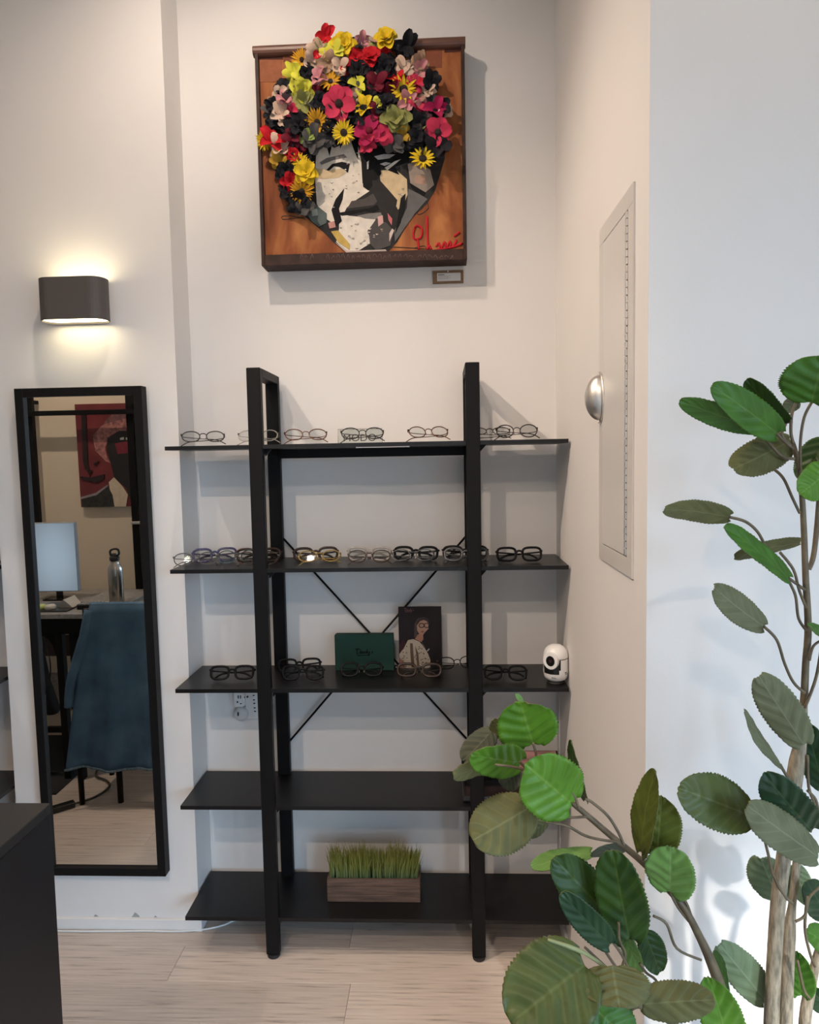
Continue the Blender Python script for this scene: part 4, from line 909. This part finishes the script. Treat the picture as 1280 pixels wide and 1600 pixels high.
stem('stem', [(1247, 1170, 1.10, 7), (1256, 1100, 1.10, 6), (1259, 1040, 1.10, 5.5), (1263, 980, 1.10, 5.5), (1259, 900, 1.10, 5), (1256, 820, 1.10, 4.6), (1251, 745, 1.10, 4.2), (1243, 705, 1.10, 3.8), (1239, 690, 1.10, 2.6)], stem_m)
stem('trunk', [(1225, 2600, 1.12, 13), (1225, 1900, 1.12, 12), (1227, 1620, 1.12, 11.5), (1230, 1540, 1.12, 10), (1234, 1455, 1.12, 9.5), (1238, 1415, 1.12, 6), (1243, 1370, 1.12, 6), (1246, 1335, 1.12, 6)], bark, 10)
stem('trunk', [(1230, 2600, 1.15, 11), (1246, 1800, 1.15, 10), (1257, 1610, 1.15, 9.5), (1264, 1555, 1.15, 9), (1276, 1500, 1.15, 7), (1288, 1455, 1.15, 5)], bark, 10)
stem('stem', [(1264, 890, 1.11, 3.5), (1271, 870, 1.11, 4), (1276, 830, 1.11, 4), (1281, 760, 1.11, 3.5), (1286, 690, 1.11, 3)], stem_m)
stem('branch', [(1205, 2550, 1.08, 14), (1185, 1900, 1.07, 12), (1150, 1640, 1.06, 11), (1126, 1545, 1.06, 9.5), (1110, 1500, 1.06, 8), (1094, 1465, 1.06, 6.5), (1070, 1420, 1.06, 5.5), (1040, 1385, 1.07, 5.5), (1002, 1345, 1.08, 5.5), (962, 1312, 1.08, 5.2), (920, 1276, 1.08, 4.8), (897, 1257, 1.08, 4.2), (860, 1226, 1.10, 3), (828, 1200, 1.11, 2.6)], stem_m)
stem('branch', [(1150, 1660, 1.04, 6), (1085, 1625, 1.03, 5.5), (1040, 1592, 1.02, 5), (1000, 1572, 1.0, 4.5), (980, 1540, 1.0, 4), (975, 1515, 1.0, 3.5)], stem_m)
PT_ = '''1181 668 1200 690 1222 713 1242 717|1214 677 1226 690 1240 702|1228 662 1222 680 1236 697|1269 628 1257 652 1251 690 1251 735|1246 626 1238 645 1236 675 1240 693|1207 731 1224 747 1238 777 1250 802|1140 808 1165 815 1184 831 1198 856 1216 880|1232 903 1246 913 1258 922|1219 863 1240 890 1249 922 1260 950|1230 903 1243 930 1248 966 1261 986|1194 979 1214 1000 1226 1036 1240 1066 1258 1083|1219 1194 1228 1210 1237 1222|1285 1000 1271 1010 1265 1032|1284 1010 1275 1060 1258 1106
1166 1272 1190 1300 1200 1332 1208 1366 1225 1398 1239 1412|1284 1384 1265 1402 1258 1430 1243 1440|914 1248 926 1254 950 1275 966 1300 975 1320|888 1232 898 1244 904 1262|853 1285 885 1290 915 1306 945 1313 965 1315|880 1278 902 1277 918 1276|1021 1431 1042 1444 1058 1482 1096 1500|1047 1394 1060 1418 1077 1440|1054 1388 1072 1410 1083 1440 1086 1456|1027 1329 1020 1342 1010 1352|940 1477 955 1500 966 1516|955 1468 972 1492 982 1514|967 1441 968 1468 977 1490 971 1514|914 1480 930 1495 948 1512|1000 1505 1010 1520 1028 1537 1040 1592
833 1161 838 1180 840 1210|812 1190 822 1200|774 1195 800 1198 828 1205|975 1590 990 1576 1002 1573|1262 1180 1264 1230 1275 1265 1266 1300|1262 1235 1275 1250 1280 1275|1262 1400 1258 1450 1266 1490 1274 1510|1246 1500 1256 1545 1266 1560'''
for ln in PT_.replace('\n', '|').split('|'):
    q = [float(v) for v in ln.split()]; pts = list(zip(q[::2], q[1::2]))
    d = 1.09 if pts[0][0] > 1060 else 1.06
    if pts[0][1] > 1430 and pts[0][0] < 1060: d = 1.0
    stem('petiole', [(a, b, d, 2.3) for a, b in pts], stem_m, 6)
stem('petiole', [(856, 1468, .955, 2.5), (892, 1480, .955, 4), (920, 1493, .96, 3.5), (945, 1511, .99, 3)], mat('pale_stem', (.25, .27, .12), .5), 6)
# pot below the picture's edge
pc = Vector((.53, 1.10, 0))
pot = MB().lathe([(0, 0), (.12, 0), (.13, .01), (.15, .26), (.157, .28), (.157, .30), (.145, .30), (.142, .25), (0, .25)], 32, pc); pot.build('pot', mat('charcoal_pot', (.03, .03, .032), .6), tree, smooth=False)
MB().lathe([(0, .262), (.142, .255)], 24, pc).build('soil', mat('moss', (.05, .045, .025), .9, noise=.4, nscale=40, bump=.8), tree)

# ================================================================== what the mirror shows: the desk corner behind
DZ = .828
desk = thing('work_desk', 'grey-topped desk on black legs seen in the mirror', 'desk', (-2.2, .86, 0))
part('desk_top', (-2.75, .56, DZ-.022), (-1.60, 1.165, DZ), mat('grey_desk', (.26, .25, .24), .4, noise=.25, nscale=60), desk)
part('apron', (-2.74, 1.135, DZ-.10), (-1.62, 1.150, DZ-.0225), black_met, desk)
for x0, x1, y0, y1 in ((-1.868, -1.835, 1.115, 1.150), (-1.800, -1.770, 1.115, 1.150), (-2.74, -2.70, 1.10, 1.14), (-1.80, -1.77, .58, .61), (-2.74, -2.70, .58, .62)):
    part('desk_leg', (x0, y0, 0), (x1, y1, DZ-.1002 if y0 > 1.112 else DZ-.0225), black_met, desk)
part('stretcher', (-2.70, 1.12, .235), (-1.868, 1.14, .262), black_met, desk)
MB().prism([(-1.770, DZ-.1005), (-1.69, DZ-.1005), (-1.73, DZ-.125), (-1.755, DZ-.16), (-1.770, DZ-.22)], 1.12, 1.145).build('corner_brace', black_met, desk)
MB().prism([(-1.868, DZ-.1005), (-1.95, DZ-.1005), (-1.905, DZ-.125), (-1.883, DZ-.16), (-1.868, DZ-.22)], 1.12, 1.145).build('corner_brace', black_met, desk)
low = thing('low_cabinet', 'beige low cabinet under the desk seen in the mirror', 'cabinet', (-2.2, .53, 0))
part('body', (-2.7, .505, .0), (-1.75, .535, .62), mat('beige_board', (.78, .68, .52), .6), low)
part('panel', (-2.68, .536, .12), (-1.77, .546, .34), mat('speckled_grey', (.34, .31, .28), .7, noise=.3, nscale=70), low)
part('dark_panel', (-2.68, .536, .44), (-1.77, .548, .56), mat('umber_board', (.06, .04, .035), .6), low)
# monitor (soft pale-blue screen), facing the mirror
mon = thing('screen', 'glowing pale blue upright screen on the desk in the mirror', 'screen', (-2.02, .84, DZ))
part('stand_foot', (-2.08, .78, DZ), (-1.96, .87, DZ+.008), dark_pl, mon)
part('stand_neck', (-2.035, .80, DZ+.008), (-2.005, .815, DZ+.2), dark_pl, mon)
part('casing', (-2.128, .816, DZ+.045), (-1.898, .845, DZ+.405), mat('casing_grey', (.30, .34, .38), .4), mon, bevel=.003)
scr = bpy.data.materials.new('screen_light'); scr.use_nodes = True
nt = scr.node_tree; nt.nodes.clear(); out = nt.nodes.new('ShaderNodeOutputMaterial'); em = nt.nodes.new('ShaderNodeEmission'); tc = nt.nodes.new('ShaderNodeTexCoord'); mp = nt.nodes.new('ShaderNodeMapping'); gr_ = nt.nodes.new('ShaderNodeTexGradient'); gr_.gradient_type = 'SPHERICAL'; rp = nt.nodes.new('ShaderNodeValToRGB')
mp.inputs['Location'].default_value = (-.5, -.5, -.5); mp.vector_type = 'TEXTURE'; mp.inputs['Location'].default_value = (.5, .5, .5); mp.inputs['Scale'].default_value = (.85, .85, .85)
nt.links.new(tc.outputs['Generated'], mp.inputs[0]); nt.links.new(mp.outputs[0], gr_.inputs[0]); nt.links.new(gr_.outputs[0], rp.inputs[0]); nt.links.new(rp.outputs[0], em.inputs[0]); nt.links.new(em.outputs[0], out.inputs[0])
rp.color_ramp.elements[0].color = (.22, .27, .33, 1); rp.color_ramp.elements[1].color = (.56, .72, .88, 1); em.inputs[1].default_value = .95
part('display', (-2.124, .8452, DZ+.049), (-1.902, .8464, DZ+.401), scr, mon, bevel=0)
# steel bottle
bot = thing('water_bottle', 'stainless steel water bottle with black loop cap on the desk in the mirror', 'bottle', (-1.672, .90, DZ))
MB().lathe([(0, 0), (.033, 0), (.036, .004), (.036, .165), (.034, .178), (.024, .195), (.021, .200), (.021, .215), (0, .215)], 28, (-1.672, .90, DZ)).build('bottle_body', mat('bottle_steel', (.42, .40, .37), .28, metal=1), bot, smooth=True)
cp_ = MB().lathe([(.0, .2155), (.0245, .2155), (.0245, .232), (.014, .238), (.012, .250), (0, .250)], 20, (-1.672, .90, DZ)).build('bottle_cap', dark_pl, bot, smooth=False)
MB().tube(spline([(-1.690, .90, DZ+.236), (-1.692, .90, DZ+.262), (-1.672, .90, DZ+.272), (-1.650, .90, DZ+.268), (-1.648, .90, DZ+.246), (-1.660, .90, DZ+.238)], 4), .0055, 6).build('loop', dark_pl, cp_, smooth=True)
# card terminal / keypad, tray and papers
kp = thing('desk_keypad', 'small black keypad lying on the desk in the mirror', 'keypad', (-1.72, 1.03, DZ))
MB().prismz(stadium(-1.80, -1.655, .985, 1.075, .02), DZ, DZ+.022).build('keypad_body', dark_pl, kp)
m = MB()
for i in range(6):
    for j in range(4): m.box((-1.788+i*.017, 1.000+j*.016, DZ+.0222), (-1.777+i*.017, 1.010+j*.016, DZ+.026))
m.build('keys', mat('key_grey', (.35, .35, .35), .5), kp)
part('keypad_screen', (-1.684, 1.0, DZ+.0222), (-1.664, 1.06, DZ+.025), mat('pale_screen', (.5, .5, .47), .3), kp)
tr_ = thing('pen_tray', 'dark tray holding a folded pale booklet on the desk in the mirror', 'tray', (-1.90, 1.02, DZ))
part('tray', (-2.0, .93, DZ), (-1.82, 1.12, DZ+.008), mat('dark_tray', (.04, .04, .042), .4), tr_)
bk = thing('booklet', 'pale open booklet standing on the dark desk tray in the mirror', 'booklet', (-1.86, 1.02, DZ+.008))
MB().add([(-1.90, .97, DZ+.009), (-1.82, .97, DZ+.009), (-1.82, 1.06, DZ+.009), (-1.90, 1.06, DZ+.009), (-1.86, .96, DZ+.05), (-1.86, 1.07, DZ+.05)], [(0, 3, 5, 4), (1, 4, 5, 2), (0, 4, 1), (3, 2, 5), (0, 1, 2, 3)]).build('cover', mat('pale_paper', (.5, .48, .43), .6), bk)
for x, c_, nm, lb in ((-1.965, (.46, .55, .16), 'green_lens_case', 'yellow-green round case on the desk in the mirror'), (-1.915, (.55, .52, .45), 'cream_lens_case', 'cream round case on the desk in the mirror')):
    tag(MB().lathe([(0, 0), (.022, 0), (.026, .006), (.026, .016), (.02, .023), (0, .024)], 20, (x, 1.09, DZ+.0082)).build(nm, mat(nm, c_, .35), loc=(x, 1.09, DZ+.0082), smooth=True), lb, 'case')
# painting on the partition
pw = thing('red_painting', 'maroon painting of a dark figure in a patterned headscarf, seen in the mirror', 'painting', (-1.83, .50, 1.285))
part('canvas', (-2.022, .501, 1.285), (-1.60, .525, 1.855), mat('maroon_paint', (.15, .022, .025), .45, noise=.25, nscale=10), pw)
def pp(zx, zy):    # 4x zoom of the mirror picture, mirrored into the room
    return (lerp(-2.022, -1.70, (zx-(460+(zy-195)*.112))/300), lerp(1.798, 1.285, (zy-195)/580))
PLY = [0]
def paintp(name, pts, col, n=.2):
    PLY[0] += 1
    MB().prism([pp(*q) for q in pts], .524, .5255+PLY[0]*.0006).build(name, mat('pig_%02x%02x%02x' % tuple(int(v*255) for v in col), col, .45, noise=n, nscale=40), pw)
paintp('painted_scarf', [(560, 330), (600, 270), (680, 225), (860, 225), (860, 330), (700, 300), (650, 330), (630, 400), (640, 450), (665, 500), (640, 490), (580, 420)], (.32, .13, .115), .7)
paintp('painted_hat', [(620, 240), (660, 190), (860, 190), (860, 215), (700, 230), (610, 262)], (.17, .075, .075), .5)
paintp('painted_head', [(640, 345), (700, 300), (860, 310), (860, 775), (800, 775), (760, 660), (690, 590), (665, 490), (640, 420)], (.012, .010, .010))
paintp('painted_cheek', [(680, 380), (760, 360), (790, 400), (760, 440), (700, 445)], (.16, .015, .025))
paintp('painted_eye', [(706, 345), (725, 340), (728, 356), (708, 358)], (.7, .68, .62), 0)
paintp('painted_eye', [(736, 344), (750, 342), (752, 356), (738, 358)], (.7, .68, .62), 0)
paintp('painted_collar', [(665, 620), (690, 590), (740, 650), (770, 700), (765, 775), (705, 775), (680, 700)], (.55, .46, .34), .1)
paintp('painted_coat', [(525, 715), (600, 690), (660, 640), (690, 700), (705, 775), (535, 775)], (.025, .024, .022), .6)
paintp('painted_trim', [(520, 712), (600, 685), (660, 635), (662, 645), (605, 700), (524, 724)], (.25, .22, .22))
for q in ([(495, 195), (520, 195), (548, 500), (560, 540), (535, 540), (520, 480)], [(510, 580), (560, 590), (640, 570), (640, 600), (600, 620), (520, 600)], [(575, 500), (605, 488), (590, 510)], [(545, 540), (575, 545), (560, 570)]): paintp('painted_line', q, (.018, .008, .008))
# black metal rail frame in front of the partition
rf = thing('rail_frame', 'black metal display frame fixed before the beige wall, seen in the mirror', 'frame', (-1.96, .60, 0))
for x0, x1, z0 in ((-2.262, -2.232, 0), (-1.712, -1.672, 0)): part('upright', (x0, .565, z0 if x0 < -2 else z0), (x1, .60 if x0 > -2 else .60, 2.2), black_met, rf) if False else None
part('upright', (-2.262, .552, DZ), (-2.234, .582, 1.93), black_met, rf)
part('upright', (-1.712, .552, DZ), (-1.674, .582, 1.93), black_met, rf)
part('rail', (-2.40, .583, 1.792), (-1.30, .612, 1.818), black_met, rf)
part('clip', (-1.716, .583, 1.192), (-1.640, .590, 1.206), steel, rf)
for x in (-2.248, -1.693): part('wall_fixing', (x-.01, .501, 1.86), (x+.01, .552, 1.88), black_met, rf)
# chair with a denim cover
ch = thing('chair', 'black-legged chair under a denim cover, seen in the mirror', 'chair', (-1.49, 1.24, 0))
for x, y in ((-1.660, 1.385), (-1.486, 1.387), (-1.310, 1.385), (-1.660, 1.09), (-1.310, 1.09)):
    if (x, y) == (-1.486, 1.387): continue
    MB().tube([(x, y, 0), (x, y, .44)], [.012, .015], 10).build('leg', black_met, ch, smooth=True)
MB().tube([(-1.49, 1.365, 0), (-1.49, 1.365, .44)], [.013, .015], 10).build('leg', black_met, ch, smooth=True)
part('seat', (-1.69, 1.06, .44), (-1.29, 1.378, .475), mat('black_fabric', (.012, .012, .013), .8), ch, bevel=.006)
for x in (-1.58, -1.31): part('back_post', (x-.012, 1.372, .4755), (x+.012, 1.392, .90), black_met, ch)
part('backrest', (-1.60, 1.368, .62), (-1.29, 1.396, .905), mat('black_fabric', ()), ch, bevel=.004)
den = bpy.data.materials.new('denim'); den.use_nodes = True
nt = den.node_tree; b = nt.nodes['Principled BSDF']; tc = nt.nodes.new('ShaderNodeTexCoord'); n1 = nt.nodes.new('ShaderNodeTexNoise'); n1.inputs['Scale'].default_value = 7; n1.inputs['Detail'].default_value = 7
nt.links.new(tc.outputs['Object'], n1.inputs[0]); rp = nt.nodes.new('ShaderNodeValToRGB'); e = rp.color_ramp.elements; e[0].position = .32; e[0].color = (.040, .088, .145, 1); e[1].position = .72; e[1].color = (.085, .165, .245, 1)
nt.links.new(n1.outputs[0], rp.inputs[0]); nt.links.new(rp.outputs[0], b.inputs['Base Color']); b.inputs['Roughness'].default_value = .9
dn = thing('denim_cover', 'blue denim garment draped over the chair back, seen in the mirror', 'garment', (-1.49, 1.40, .18))
def drape(xt0, xt1, xb0, xb1, yfun, ztop, zbot, nx=26, nz=22):
    vs = []; fs = []
    for i in range(nz+1):
        w = i/nz; z = lerp(ztop, zbot, w)
        for j in range(nx+1):
            u = j/nx; x = lerp(lerp(xt0, xt1, u), lerp(xb0, xb1, u), w**.85)
            vs.append((x, yfun(u, w), z+(.006*math.sin(u*9) if i == nz else 0)))
    for i in range(nz):
        for j in range(nx): fs.append((i*(nx+1)+j, i*(nx+1)+j+1, (i+1)*(nx+1)+j+1, (i+1)*(nx+1)+j))
    return MB().add(vs, fs)
yf = lambda u, w: 1.403+.022*w+.014*w*math.sin(u*14+2)+.005*math.sin(u*31)*w
d1 = drape(-1.560, -1.270, -1.700, -1.255, yf, .925, .178); o = d1.build('front_drop', den, dn, smooth=True, recalc=False); md = o.modifiers.new('t', 'SOLIDIFY'); md.thickness = .004
yf2 = lambda u, w: 1.360-.02*w+.010*w*math.sin(u*12)
d2 = drape(-1.560, -1.270, -1.62, -1.265, yf2, .925, .55); o = d2.build('back_drop', den, dn, smooth=True, recalc=False); md = o.modifiers.new('t', 'SOLIDIFY'); md.thickness = .004
tp = MB(); vs = []; fs = []
for i in range(9):
    t = math.pi*i/8
    for j in range(27):
        u = j/26; vs.append((lerp(-1.560, -1.270, u), 1.3815-.0215*math.cos(t)+0, .925+.008*math.sin(t)))
for i in range(8):
    for j in range(26): fs.append((i*27+j, i*27+j+1, (i+1)*27+j+1, (i+1)*27+j))
o = tp.add(vs, fs).build('top_fold', den, dn, smooth=True, recalc=False); md = o.modifiers.new('t', 'SOLIDIFY'); md.thickness = .004
hem = MB().tube([(lerp(-1.700, -1.255, j/26), yf(j/26, 1)+.003, .186+.006*math.sin(j/26*9)) for j in range(27)], .006, 6); hem.build('hem', mat('denim_hem', (.10, .15, .19), .9, noise=.5, nscale=120), dn, smooth=True)
sl = MB().tube(spline([(-1.565, 1.40, .90), (-1.60, 1.41, .75), (-1.66, 1.41, .58), (-1.675, 1.41, .47)], 5), [.028]*5+[.032]*5+[.03]*6, 10, flat=.7); sl.build('sleeve', den, dn, smooth=True)
# things on the floor of the desk corner
tag(bx((-2.6, .62, 0.0005), (-1.83, 1.30, .006)).build('floor_mat', mat('black_mat', (.018, .018, .019), .85, bump=.4, bscale=300), loc=(-2.2, .95, 0.0005)), 'black mat under the desk, seen in the mirror', 'mat')
ps = thing('power_bar', 'black power bar with grey cord on the floor, seen in the mirror', 'power bar', (-1.73, 1.44, 0))
a, b2 = Vector((-1.82, 1.520, 0)), Vector((-1.685, 1.405, 0)); d = (b2-a).normalized(); s = Vector((-d.y, d.x, 0))*.017
MB().add([a-s, b2-s, b2+s, a+s]+[q+Vector((0, 0, .028)) for q in (a-s, b2-s, b2+s, a+s)], [(0, 1, 2, 3), (4, 5, 6, 7), (0, 1, 5, 4), (1, 2, 6, 5), (2, 3, 7, 6), (3, 0, 4, 7)]).build('bar_body', dark_pl, ps, bevel=.003)
MB().tube(spline([(-1.685, 1.405, .012), (-1.63, 1.33, .006), (-1.606, 1.235, .006), (-1.65, 1.17, .006), (-1.724, 1.124, .012), (-1.76, 1.0, .012)], 6), .0055, 6).build('cord', mat('brown_cord', (.06, .05, .04), .6), ps, smooth=True)
tag(MB().tube(spline([(-1.85, 1.02, .012), (-1.96, 1.10, .014), (-2.02, 1.16, .12), (-1.96, 1.155, .35), (-1.90, 1.152, .55), (-1.92, 1.15, DZ-.11)], 6), .003, 6).build('hanging_wire', dark_pl, loc=(-1.85, 1.02, .01), smooth=True), 'thin black wire hanging from the desk, seen in the mirror', 'wire')
bg = thing('dark_shape', 'dark leg-like shape beside the desk legs at the mirror edge', 'silhouette', (-2.03, 1.0, .28))  # dark leg-like shape of unknown kind, modelled as hanging cloth
m = MB(); rings = []
for z, x0, x1, yy in ((.28, -2.08, -1.965, .03), (.30, -2.10, -1.955, .04), (.45, -2.12, -2.0, .05), (.60, -2.13, -2.02, .045), (.72, -2.12, -2.03, .02)):
    rings.append([(x, 1.0+y, z) for x, y in stadium(x0, x1, -yy, yy, yy*.9, 4)])
n = len(rings[0]); m.add([p for r_ in rings for p in r_], [tuple(range(n)), tuple(range(len(rings)*n-1, (len(rings)-1)*n-1, -1))]+[(i*n+k, i*n+(k+1) % n, (i+1)*n+(k+1) % n, (i+1)*n+k) for i in range(len(rings)-1) for k in range(n)])
m.build('shape_body', mat('black_fabric', ()), bg, smooth=True)
MB().tube([(-2.075, 1.0, .71), (-2.075, 1.0, DZ-.0225)], .006, 6).build('shape_cord', mat('black_fabric', ()), bg)
